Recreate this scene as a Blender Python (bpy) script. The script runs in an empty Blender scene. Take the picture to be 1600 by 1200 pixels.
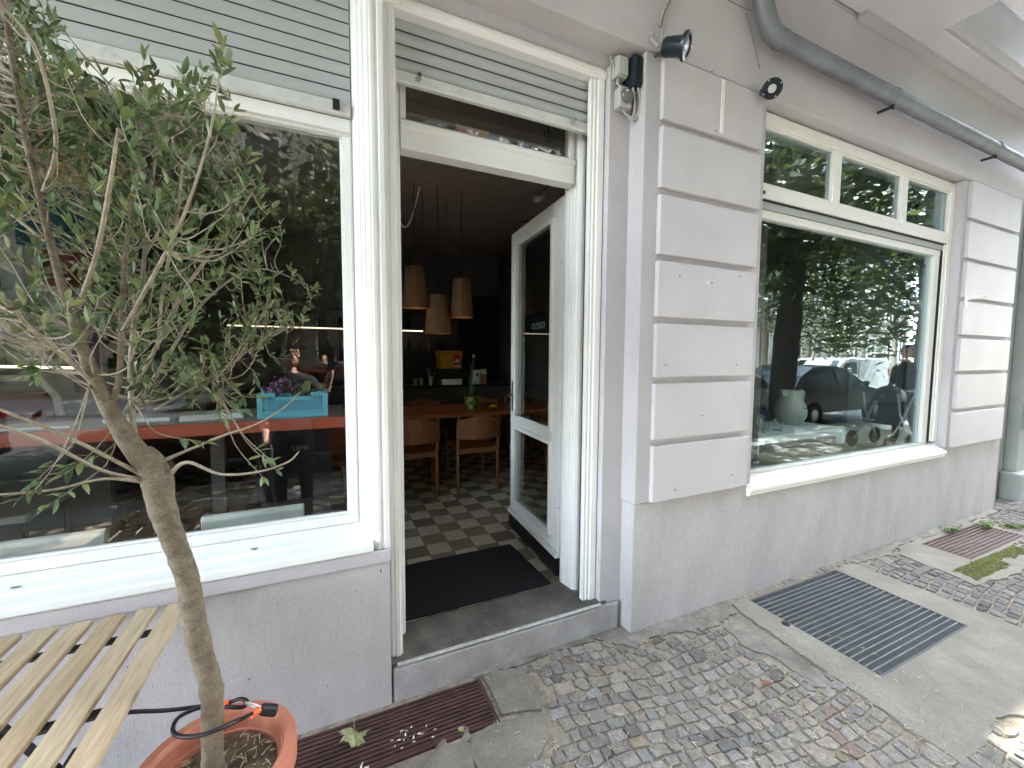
import bpy, bmesh, math, random
import numpy as np
from mathutils import Vector, Matrix, noise
R = math.radians
random.seed(7)
SC = bpy.context.scene
COL = SC.collection
# ------------------------------------------------------------------ camera
F, YAW, PITCH, ROLL, HC = 640.0, R(24.41), R(-3.87), R(-0.32), 1.55
fwd = Vector((math.sin(YAW)*math.cos(PITCH), math.cos(YAW)*math.cos(PITCH), math.sin(PITCH)))
rgt = Vector((math.cos(YAW), -math.sin(YAW), 0))
dwn = fwd.cross(rgt)
r2 = rgt*math.cos(ROLL)+dwn*math.sin(ROLL); d2 = -rgt*math.sin(ROLL)+dwn*math.cos(ROLL)
CAM = Vector((0, 0, HC))
cd = bpy.data.cameras.new('camera'); co = bpy.data.objects.new('camera', cd); COL.objects.link(co)
cd.sensor_fit = 'HORIZONTAL'; cd.sensor_width = 36; cd.lens = F/1600*36
cd.clip_start = 0.004; cd.clip_end = 2000
co.matrix_world = Matrix.Translation(CAM) @ Matrix((r2, -d2, -fwd)).transposed().to_4x4()
SC.camera = co
# ------------------------------------------------------------------ sky, sun, exposure
SUN_EL, SUN_AZ = R(50), R(5.0)        # azimuth measured from +X (along the street) towards the facade
W = bpy.data.worlds.new('World'); SC.world = W; W.use_nodes = True
nt = W.node_tree; bg = nt.nodes['Background']
sk = nt.nodes.new('ShaderNodeTexSky'); sk.sky_type = 'NISHITA'; sk.sun_disc = False
sk.sun_elevation = SUN_EL; sk.sun_rotation = R(90)-SUN_AZ
hz = nt.nodes.new('ShaderNodeHueSaturation'); hz.inputs['Saturation'].default_value = .55
nt.links.new(sk.outputs[0], hz.inputs['Color']); nt.links.new(hz.outputs[0], bg.inputs[0]); bg.inputs[1].default_value = 0.15
sl = bpy.data.lights.new('sun', 'SUN'); so = bpy.data.objects.new('sun', sl); COL.objects.link(so)
sl.energy = 3.0; sl.angle = R(0.53); sl.color = (1, .95, .86)
sd = Vector((math.cos(SUN_EL)*math.cos(SUN_AZ), math.cos(SUN_EL)*math.sin(SUN_AZ), math.sin(SUN_EL)))
so.rotation_euler = sd.to_track_quat('Z', 'Y').to_euler()
SC.view_settings.view_transform = 'Standard'; SC.view_settings.look = 'None'
SC.view_settings.exposure = 4.84; SC.view_settings.gamma = 1; SC.view_settings.use_curve_mapping = False
SC.render.engine = 'CYCLES'
SC.cycles.max_bounces = 10; SC.cycles.transparent_max_bounces = 24; SC.cycles.diffuse_bounces = 5
SC.cycles.use_denoising = True
SC.cycles.sample_clamp_indirect = 6

def ray(px, py): return r2*((px-800)/F)+d2*((py-600)/F)+fwd
def at(px, py, Y):
    d = ray(px, py); return CAM+d*(Y/d.y)
def atz(px, py, z):
    d = ray(px, py); return CAM+d*((z-HC)/d.z)
def project(p):
    v = Vector(p)-CAM; z = v.dot(fwd)
    if z < .05: return None
    return 800+v.dot(r2)/z*F, 600+v.dot(d2)/z*F, z

# ------------------------------------------------------------------ materials
def mat(name, col, rough=.6, metal=0.0, var=.12, scale=6.0, bump=0.0, bscale=80.0, col2=None, thr=(.45, .7),
        stretch=(1, 1, 1), spec=.4, speck=None, fine=0.0, emit=None, estr=0, transl=0, obj_rnd=0.0, brough=.65):
    m = bpy.data.materials.new(name); m.use_nodes = True
    n = m.node_tree; N = n.nodes; L = n.links; b = N['Principled BSDF']
    b.inputs['Roughness'].default_value = rough; b.inputs['Metallic'].default_value = metal
    b.inputs['Specular IOR Level'].default_value = spec
    g = N.new('ShaderNodeNewGeometry'); mp = N.new('ShaderNodeMapping'); mp.inputs['Scale'].default_value = stretch
    L.new(g.outputs['Position'], mp.inputs['Vector'])
    def noi(s, det=5, rg=.6):
        t = N.new('ShaderNodeTexNoise'); t.inputs['Scale'].default_value = s; t.inputs['Detail'].default_value = det
        t.inputs['Roughness'].default_value = rg; L.new(mp.outputs[0], t.inputs['Vector']); return t
    def mix(fac, a, bb, mode='MIX'):
        x = N.new('ShaderNodeMix'); x.data_type = 'RGBA'; x.blend_type = mode
        if hasattr(fac, 'is_output'): L.new(fac, x.inputs[0])
        else: x.inputs[0].default_value = fac
        for s, v in ((6, a), (7, bb)):
            if hasattr(v, 'is_output'): L.new(v, x.inputs[s])
            else: x.inputs[s].default_value = (*v, 1)
        return x.outputs[2]
    def ramp(o, lo, hi):
        x = N.new('ShaderNodeMapRange'); x.inputs[1].default_value = lo; x.inputs[2].default_value = hi
        L.new(o, x.inputs[0]); return x.outputs[0]
    t = noi(scale)
    dark = tuple(c*(1-var) for c in col); lite = tuple(min(1, c*(1+var)) for c in col)
    c = mix(ramp(t.outputs[0], .3, .7), dark, lite)
    if col2: c = mix(ramp(noi(scale*.45, 8, .7).outputs[0], *thr), c, col2)
    if fine: 
        tf = noi(130, 4, .75); c = mix(ramp(tf.outputs[0], .3, .7), mix(min(1, fine*2.2), c, (0, 0, 0)), c)
    if speck: c = mix(ramp(noi(speck[1], 2).outputs[0], speck[2], speck[2]+.03), c, speck[0])
    if obj_rnd:
        oi = N.new('ShaderNodeObjectInfo')
        c = mix(ramp(oi.outputs['Random'], 0, 1), mix(obj_rnd, c, (0, 0, 0)), mix(obj_rnd, c, (1, .95, .85), 'SOFT_LIGHT'))
    L.new(c, b.inputs['Base Color'])
    if bump:
        bp = N.new('ShaderNodeBump'); bp.inputs['Strength'].default_value = bump; bp.inputs['Distance'].default_value = .008
        L.new(noi(bscale, 6, brough).outputs[0], bp.inputs['Height']); L.new(bp.outputs[0], b.inputs['Normal'])
    if emit: b.inputs['Emission Color'].default_value = (*emit, 1); b.inputs['Emission Strength'].default_value = estr
    if transl:
        tr = N.new('ShaderNodeBsdfTranslucent'); L.new(c, tr.inputs['Color'])
        ms = N.new('ShaderNodeMixShader'); ms.inputs[0].default_value = transl
        L.new(b.outputs[0], ms.inputs[1]); L.new(tr.outputs[0], ms.inputs[2]); L.new(ms.outputs[0], N['Material Output'].inputs[0])
    return m
def glassmat(name, f0, tint=(.92, .95, .94), power=5.0, gl=(1, 1, 1)):
    m = bpy.data.materials.new(name); m.use_nodes = True
    n = m.node_tree; N = n.nodes; L = n.links; N.remove(N['Principled BSDF'])
    lw = N.new('ShaderNodeLayerWeight'); lw.inputs[0].default_value = .5
    p = N.new('ShaderNodeMath'); p.operation = 'POWER'; p.inputs[1].default_value = power; L.new(lw.outputs['Facing'], p.inputs[0])
    a = N.new('ShaderNodeMath'); a.operation = 'MULTIPLY_ADD'; a.inputs[1].default_value = 1-f0; a.inputs[2].default_value = f0
    L.new(p.outputs[0], a.inputs[0])
    t = N.new('ShaderNodeBsdfTransparent'); t.inputs[0].default_value = (*tint, 1)
    g = N.new('ShaderNodeBsdfGlossy'); g.inputs['Roughness'].default_value = 0; g.inputs[0].default_value = (*gl, 1)
    x = N.new('ShaderNodeMixShader'); L.new(a.outputs[0], x.inputs[0]); L.new(t.outputs[0], x.inputs[1]); L.new(g.outputs[0], x.inputs[2])
    L.new(x.outputs[0], N['Material Output'].inputs[0]); return m

WALL = mat('lavender_plaster', (.525, .508, .522), .75, var=.08, scale=2.2, bump=.35, bscale=70, col2=(.465, .445, .475), thr=(.5, .8), speck=((.2, .18, .18), 55, .77), fine=.06)
WALLB = mat('lavender_block_paint', (.57, .555, .572), .6, var=.05, scale=3, bump=.25, bscale=90, col2=(.55, .52, .53), thr=(.55, .8), speck=((.16, .14, .14), 38, .8), fine=.05)
DIRTY = mat('weathered_base_plaster', (.53, .508, .512), .8, var=.10, scale=5, bump=.5, bscale=60, col2=(.43, .405, .405), thr=(.5, .75), stretch=(1, 1, .45), speck=((.14, .13, .13), 48, .74), fine=.1)
STEPC = mat('painted_step_concrete', (.46, .445, .445), .8, var=.16, scale=9, bump=.6, bscale=60, col2=(.34, .325, .32), thr=(.45, .7), speck=((.1, .095, .09), 40, .72), fine=.12)
THRES = mat('worn_threshold_concrete', (.20, .185, .165), .6, var=.35, scale=9, bump=.4, bscale=70, col2=(.08, .075, .065), thr=(.4, .7), speck=((.5, .49, .46), 60, .77), fine=.15)
WHITE = mat('old_white_gloss_paint', (.80, .81, .785), .35, var=.03, scale=6, bump=.12, bscale=45, col2=(.70, .70, .65), thr=(.6, .9), speck=((.25, .23, .2), 60, .83))
WHITE2 = mat('white_wood_paint', (.80, .80, .76), .35, var=.03, scale=5, bump=.08, bscale=40)
SHUT = mat('grey_shutter_aluminium', (.40, .43, .425), .42, var=.07, scale=3, bump=.1, bscale=120, col2=(.33, .35, .345), thr=(.5, .8), stretch=(.3, 1, 1))
SHBAR = mat('shutter_end_bar', (.66, .68, .65), .4, .2, var=.1, scale=12, bump=.15, bscale=90, col2=(.42, .42, .39), thr=(.58, .8))
BLACK = mat('black_paint', (.012, .012, .013), .45, var=.2)
BLKGAP = mat('gap_shade_black', (.012, .012, .012), .8)  # near-black colour stands in for the shade in gaps, slots and holes
ZINC = mat('weathered_zinc', (.185, .205, .225), .55, .35, var=.2, scale=7, bump=.15, bscale=60, col2=(.24, .27, .28), thr=(.5, .75))
NEIGH = mat('neighbour_green_grey_plaster', (.335, .36, .335), .8, var=.1, scale=4, bump=.3, bscale=70, col2=(.30, .33, .31), thr=(.5, .75))
STONEB = mat('upper_facade_plaster', (.60, .60, .63), .8, var=.06, scale=1.5, bump=.2)
STUCCO = mat('white_stucco', (.85, .86, .87), .7, var=.04, scale=3)
GLASS = glassmat('window_glass', .036, (.92, .94, .93))
GLASSR = glassmat('right_window_glass', .06, (.93, .98, .975), 3.6, (.8, .95, 1.0))
GLASSF = glassmat('fanlight_glass', .11, (.82, .85, .84))
GLASSD = glassmat('door_glass', .035, (.82, .85, .84))
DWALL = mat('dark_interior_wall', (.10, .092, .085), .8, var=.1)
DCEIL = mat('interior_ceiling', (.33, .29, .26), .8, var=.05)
NAVY = mat('navy_paint', (.008, .011, .026), .5)
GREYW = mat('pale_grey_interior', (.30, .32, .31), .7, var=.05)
TLITE = mat('cream_cement_tile', (.52, .46, .365), .42, var=.12, scale=9, bump=.08, obj_rnd=.14, speck=((.2, .18, .15), 70, .74))
TDARK = mat('grey_brown_cement_tile', (.20, .17, .13), .42, var=.18, scale=9, bump=.08, obj_rnd=.2)
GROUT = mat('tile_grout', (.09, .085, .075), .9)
MATB = mat('charcoal_doormat', (.018, .02, .024), .95, var=.35, scale=90, bump=1.0, bscale=500)
OAK = mat('oiled_oak', (.30, .115, .038), .38, var=.22, scale=9, stretch=(1, 9, 9), bump=.05)
OAK2 = mat('chair_oak', (.20, .085, .032), .4, var=.22, scale=12, stretch=(3, 3, 1), bump=.05)
SLATW = [mat('acacia_slat_wood_'+n, c, .5, var=.26, scale=5, stretch=(22, 1.6, 8), bump=.18, bscale=14, col2=c2, thr=(.42, .75))
         for n, c, c2 in (('pale', (.46, .37, .24), (.34, .245, .14)), ('golden', (.42, .32, .20), (.50, .41, .28)), ('tan', (.38, .285, .17), (.45, .35, .22)))]
BARK = mat('smooth_grey_brown_bark', (.225, .185, .13), .8, var=.4, scale=22, bump=1.0, bscale=45, col2=(.25, .205, .14), thr=(.45, .62), stretch=(1, 1, 1.6), speck=((.36, .32, .25), 60, .72), fine=.22)
TWIG = mat('pale_twig_bark', (.27, .235, .17), .75, var=.3, scale=40)
LEAFS = [mat('leaf_'+n, c, .38, var=.25, scale=30, spec=.5, transl=.22) for n, c in
         (('dark', (.068, .112, .045)), ('mid', (.112, .17, .06)), ('olive', (.18, .205, .075)), ('pale', (.23, .27, .14)))]
TERRA = mat('terracotta_plastic', (.47, .175, .105), .5, var=.1, scale=7, bump=.06, col2=(.45, .17, .1), thr=(.5, .8))
SOIL = mat('potting_soil', (.13, .093, .06), .95, var=.5, scale=40, bump=1.0, bscale=120, col2=(.13, .095, .06), thr=(.5, .7))
STRAW = mat('dry_straw', (.50, .42, .28), .8, var=.3, scale=60)
CABLE = mat('black_cable_plastic', (.01, .01, .011), .3)
ORANGE = mat('orange_plastic', (.78, .12, .04), .4)
CHROME = mat('chrome', (.75, .76, .78), .15, 1.0)
STEEL = mat('brushed_steel', (.52, .53, .54), .3, 1.0)
RUST = mat('red_brown_painted_iron', (.07, .034, .032), .55, .2, var=.35, scale=12, bump=.35, bscale=80, col2=(.11, .05, .038), thr=(.5, .75))
GALV = mat('galvanised_steel', (.10, .112, .115), .6, .3, var=.2, scale=8)
PIT = mat('pit_dark', (.015, .015, .014), .9)
CONC = mat('concrete_slab', (.305, .285, .24), .85, var=.16, scale=5, bump=.6, bscale=90, col2=(.225, .21, .175), thr=(.45, .7), speck=((.15, .14, .12), 60, .74), fine=.15)
CONC2 = mat('rough_old_concrete', (.27, .25, .205), .9, var=.2, scale=9, bump=.9, bscale=70, col2=(.20, .185, .15), thr=(.45, .65), speck=((.42, .4, .36), 70, .74), fine=.2)
MORTAR = mat('grey_mortar', (.27, .255, .22), .95, var=.25, scale=12, bump=1.0, bscale=60, col2=(.15, .14, .12), thr=(.4, .65), speck=((.4, .38, .33), 55, .73))
MOSS = mat('moss', (.10, .115, .022), .95, var=.4, scale=30, bump=1.0, bscale=150)
DIRT = mat('joint_dirt', (.27, .232, .178), .95, var=.4, scale=25, bump=.8, bscale=150, speck=((.25, .2, .13), 90, .72))
COBM = [mat('granite_'+n, c, .75, var=.26, scale=38, bump=.9, bscale=110, col2=tuple(x*.72 for x in c), thr=(.5, .72), speck=((c[0]*1.35, c[1]*1.35, c[2]*1.35), 170, .66), fine=.2, obj_rnd=.22)
        for n, c in (('grey', (.325, .305, .275)), ('blue_grey', (.28, .274, .26)), ('warm', (.35, .312, .262)), ('olive_grey', (.30, .285, .245)),
                     ('red', (.29, .22, .185)), ('dark', (.17, .165, .16)), ('ochre', (.36, .30, .215)), ('purple', (.255, .225, .21)))]
ASPH = mat('asphalt', (.05, .05, .052), .85, var=.2, scale=3, bump=.4, bscale=150)
KERB = mat('granite_kerb', (.30, .295, .29), .8, var=.15, scale=8, bump=.4)
SLABM = mat('pavement_slab_granite', (.30, .29, .275), .75, var=.15, scale=5, bump=.4, obj_rnd=.15)

# ------------------------------------------------------------------ mesh helpers
class MB:
    def __init__(s): s.v = []; s.f = []; s.m = []
    def add(s, vs, fs, mi=0):
        o = len(s.v); s.v += [tuple(v) for v in vs]
        for f in fs: s.f.append([o+i for i in f]); s.m.append(mi)
        return s
    def box(s, x0, x1, y0, y1, z0, z1, mi=0, M=None):
        vs = [Vector((x, y, z)) for z in (z0, z1) for y in (y0, y1) for x in (x0, x1)]
        if M: vs = [M @ v for v in vs]
        return s.add(vs, [(0, 2, 3, 1), (4, 5, 7, 6), (0, 1, 5, 4), (2, 6, 7, 3), (0, 4, 6, 2), (1, 3, 7, 5)], mi)
    def bar(s, a, b, w, h, mi=0):
        a = Vector(a); b = Vector(b); d = b-a; q = d.to_track_quat('X', 'Z').to_matrix().to_4x4()
        return s.box(0, d.length, -w/2, w/2, -h/2, h/2, mi, Matrix.Translation(a) @ q)
    def tube(s, pts, rad, n=8, mi=0, cap=True):
        pts = [Vector(p) for p in pts]; k = len(pts)
        if not hasattr(rad, '__len__'): rad = [rad]*k
        up = None; rings = []
        for i, p in enumerate(pts):
            t = (pts[min(i+1, k-1)]-pts[max(i-1, 0)]).normalized()
            if up is None: up = t.orthogonal().normalized()
            u = (up-t*up.dot(t))
            u = u.normalized() if u.length > 1e-6 else t.orthogonal().normalized()
            up = u; w = t.cross(u)
            rings.append([p+(u*math.cos(2*math.pi*j/n)+w*math.sin(2*math.pi*j/n))*rad[i] for j in range(n)])
        vs = [v for r in rings for v in r]
        fs = [(i*n+j, i*n+(j+1) % n, (i+1)*n+(j+1) % n, (i+1)*n+j) for i in range(k-1) for j in range(n)]
        if cap: fs += [tuple(range(n))[::-1], tuple((k-1)*n+j for j in range(n))]
        return s.add(vs, fs, mi)
    def lathe(s, prof, n=24, c=(0, 0, 0), mi=0, M=None, wob=None, sx=1, sy=1):
        vs = []; c = Vector(c)
        for k, (r, z) in enumerate(prof):
            for j in range(n):
                a = 2*math.pi*j/n; rr = r*(wob(j, k) if wob else 1)
                v = Vector((rr*math.cos(a)*sx, rr*math.sin(a)*sy, z))
                vs.append((M @ v if M else v)+c)
        fs = [(i*n+j, i*n+(j+1) % n, (i+1)*n+(j+1) % n, (i+1)*n+j) for i in range(len(prof)-1) for j in range(n)]
        if prof[0][0] > 1e-5: fs.append(tuple(range(n))[::-1])
        if prof[-1][0] > 1e-5: fs.append(tuple((len(prof)-1)*n+j for j in range(n)))
        return s.add(vs, fs, mi)
    def prism(s, poly, z0, z1, mi=0):          # poly in XY, ccw
        n = len(poly); vs = [(x, y, z0) for x, y in poly]+[(x, y, z1) for x, y in poly]
        return s.add(vs, [tuple(range(n))[::-1], tuple(range(n, 2*n))]+[(i, (i+1) % n, n+(i+1) % n, n+i) for i in range(n)], mi)
    def prismx(s, poly, x0, x1, mi=0):         # poly in YZ
        n = len(poly); vs = [(x0, y, z) for y, z in poly]+[(x1, y, z) for y, z in poly]
        return s.add(vs, [tuple(range(n)), tuple(range(n, 2*n))[::-1]]+[(i, n+i, n+(i+1) % n, (i+1) % n) for i in range(n)], mi)
    def build(s, name, mats, parent=None, bevel=0, smooth=False, fix=True):
        me = bpy.data.meshes.new(name); me.from_pydata(s.v, [], s.f)
        if not isinstance(mats, (list, tuple)): mats = [mats]
        for m in mats: me.materials.append(m)
        if len(mats) > 1: me.polygons.foreach_set('material_index', s.m)
        if fix:
            bm = bmesh.new(); bm.from_mesh(me); bmesh.ops.recalc_face_normals(bm, faces=bm.faces); bm.to_mesh(me); bm.free()
        if smooth:
            me.polygons.foreach_set('use_smooth', [True]*len(me.polygons))
            me.set_sharp_from_angle(angle=R(38 if smooth is True else smooth))
        me.update()
        o = bpy.data.objects.new(name, me); COL.objects.link(o)
        if parent: o.parent = parent; o.matrix_parent_inverse = parent.matrix_world.inverted() if False else Matrix()
        if parent and parent.type == 'EMPTY' and parent.get('_loc'): pass
        if bevel:
            b = o.modifiers.new('edge', 'BEVEL'); b.width = bevel; b.segments = 2; b.limit_method = 'ANGLE'
        return o
def tag(o, label=None, cat=None, group=None, kind=None):
    for k, v in (('label', label), ('category', cat), ('group', group), ('kind', kind)):
        if v: o[k] = v
    return o
def thing(name, label, cat, group=None, loc=(0, 0, 0), rz=0):
    o = bpy.data.objects.new(name, None); COL.objects.link(o); o.location = loc; o.rotation_euler = (0, 0, rz)
    o.empty_display_size = .1
    return tag(o, label, cat, group)
def dup(o, parent=None):
    c = o.copy(); COL.objects.link(c)
    if parent: c.parent = parent
    for ch in o.children: dup(ch, c)
    return c
def BE(name, m, parent, *boxes, bevel=0):
    for b in boxes: MB().box(*b).build(name, m, parent, bevel)
def B(name, m, parent, *boxes, bevel=0):
    s = MB()
    for b in boxes: s.box(*b)
    return s.build(name, m, parent, bevel)
def text(name, body, size, m, parent, M, ext=.001):
    c = bpy.data.curves.new(name, 'FONT'); c.body = body; c.size = size; c.extrude = ext; c.align_x = 'CENTER'; c.align_y = 'CENTER'
    o = bpy.data.objects.new(name, c); COL.objects.link(o)
    dg = bpy.context.evaluated_depsgraph_get(); dg.update()
    me = bpy.data.meshes.new_from_object(o.evaluated_get(dg)); bpy.data.objects.remove(o)
    me.transform(M); me.materials.clear(); me.materials.append(m)
    t = bpy.data.objects.new(name, me); COL.objects.link(t); t.parent = parent
    return t

# ================================================================== SETTING
XE = 6.33
# ground sheet, road, kerb
g = MB(); g.add([(-300, -300, -.16), (300, -300, -.16), (300, 300, -.16), (-300, 300, -.16)], [(0, 1, 2, 3)])
tag(g.build('ground', ASPH), kind='structure')
tag(B('road', ASPH, None, (-80, 80, -11.0, -2.02, -.155, -.125)), kind='structure')
tag(B('kerb', KERB, None, (-80, 80, -2.02, -1.88, -.155, .0), (-80, 80, -11.14, -11.0, -.155, 0), bevel=.01), kind='structure')
tag(B('far_pavement', SLABM, None, (-80, 80, -15.5, -11.14, -.155, -.005)), kind='structure')
pave = tag(B('pavement', DIRT, None, (-80, 80, -1.88, 1.83, -.15, -.008)), kind='structure')

# concrete pieces set in the pavement
def wob(poly, amp, seed, step=.06):
    rr = random.Random(seed); out = []
    for i, p in enumerate(poly):
        a = Vector(p); b = Vector(poly[(i+1) % len(poly)]); n = max(1, int((b-a).length/step))
        for k in range(n):
            q = a.lerp(b, k/n); out.append((q.x+rr.uniform(-amp, amp), q.y+rr.uniform(-amp, amp)))
    return out
def inpoly(x, y, P):
    c = False; j = len(P)-1
    for i in range(len(P)):
        if (P[i][1] > y) != (P[j][1] > y) and x < (P[j][0]-P[i][0])*(y-P[i][1])/(P[j][1]-P[i][1]+1e-12)+P[i][0]: c = not c
        j = i
    return c
BLOCKED = []
def slab(name, poly, m, top, hole=None, amp=.006, seed=1, step=.06, lit=True):
    w = wob(poly, amp, seed, step); BLOCKED.append(w)
    if hole:
        hx0, hx1, hy0, hy1 = hole
        bm = bmesh.new()
        ov = [bm.verts.new((x, y, top)) for x, y in w]; hv = [bm.verts.new(p) for p in ((hx0, hy0, top), (hx1, hy0, top), (hx1, hy1, top), (hx0, hy1, top))]
        es = [bm.edges.new((l[i], l[(i+1) % len(l)])) for l in (ov, hv) for i in range(len(l))]
        bmesh.ops.triangle_fill(bm, use_beauty=True, edges=es)
        e2 = bmesh.ops.extrude_edge_only(bm, edges=es)
        for v in e2['geom']:
            if isinstance(v, bmesh.types.BMVert): v.co.z -= .06
        bmesh.ops.recalc_face_normals(bm, faces=bm.faces)
        me = bpy.data.meshes.new(name); bm.to_mesh(me); bm.free(); me.materials.append(m)
        o = bpy.data.objects.new(name, me); COL.objects.link(o); o.parent = pave
    else:
        o = MB().prism(w, top-.06, top).build(name, m, pave)
    return o
G1 = (2.43, 3.36, .975, 1.665)             # bar grating well
G2 = (4.50, 5.55, 1.32, 1.615)             # far red grate
G0 = (-.75, .64, 1.515, 1.765)             # near red grate
slab('concrete_slab', [(2.27, 1.60), (2.22, 1.1), (2.18, .62), (2.42, .62), (2.6, .66), (2.75, .60), (2.95, .66), (3.2, .68), (3.5, .66), (3.62, .82), (3.60, 1.66), (2.43, 1.69), (2.3, 1.69)], CONC, .004, G1, .007, 3, .035)
slab('concrete_slab', [(4.02, 1.16), (4.5, 1.09), (5.1, 1.12), (5.75, 1.14), (5.82, 1.64), (4.3, 1.67), (4.12, 1.60)], CONC, .004, G2, .014, 4)
slab('concrete_slab', [(.655, 1.535), (.84, 1.49), (.87, 1.60), (.85, 1.74), (.72, 1.785), (.66, 1.77)], CONC2, .004, None, .008, 5)
slab('concrete_slab', [(.47, 1.29), (.66, 1.26), (.80, 1.36), (.86, 1.46), (.66, 1.515), (.50, 1.5)], CONC2, .002, None, .010, 6)
slab('concrete_slab', [(-.9, 1.20), (.46, 1.20), (.485, 1.49), (-.9, 1.49)], CONC2, .003, None, .004, 7)
slab('mortar_patch', [(2.02, 1.40), (2.10, 1.25), (2.07, 1.08), (2.16, 1.02), (2.20, 1.2), (2.255, 1.58), (2.2, 1.6), (2.06, 1.55)], MORTAR, .001, None, .013, 8, .028)
slab('mortar_patch', [(1.48, 1.62), (1.62, 1.66), (1.8, 1.62), (2.0, 1.58), (2.26, 1.62), (2.3, 1.725), (1.53, 1.725), (1.52, 1.80), (1.42, 1.80), (1.30, 1.80), (1.36, 1.73)], MORTAR, .0015, None, .011, 9, .025)
slab('mortar_patch', [(3.63, 1.66), (4.0, 1.62), (4.3, 1.68), (5.0, 1.65), (5.7, 1.655), (6.2, 1.66), (6.3, 1.725), (3.6, 1.725)], MORTAR, .002, None, .012, 10, .03)
slab('mortar_patch', [(.86, 1.765), (1.1, 1.775), (1.3, 1.76), (1.32, 1.80), (.6, 1.80), (.62, 1.785)], MORTAR, .003, None, .008, 11, .025)
for G in (G0, ): BLOCKED.append([(G[0], G[2]), (G[1], G[2]), (G[1], G[3]), (G[0], G[3])])
for i, G in enumerate((G1, G2, G0)):
    MB().box(G[0]+.002, G[1]-.002, G[2]+.002, G[3]-.002, -.14, -.055 if i == 0 else -.03).build('light_well', PIT, pave)
# moss on the far slab
ms = MB()
for i in range(3000):
    if i < 2100:
        t = random.random(); x = 4.12+t*1.05-.0; y = 1.305-.13*random.random()-t*.02
        if noise.noise(Vector((x*6, y*9, 0))) < -.33: continue
    else:
        x = random.uniform(5.2, 5.78); y = random.uniform(1.16, 1.62)
        if noise.noise(Vector((x*5, y*9, 0))) < .0: continue
    if G2[0]-.02 < x < G2[1]+.02 and G2[2]-.015 < y: continue
    r = random.uniform(.003, .010)*(1 if random.random() < .85 else 1.7)
    ms.lathe([(r, .0025), (r*.75, .0035+r*.15), (0, .004+r*.28)], 6, (x, y, .002), wob=lambda j, k: random.uniform(.7, 1.25))
tag(ms.build('moss', MOSS, None, smooth=True), kind='stuff')
random.seed(11)

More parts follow.
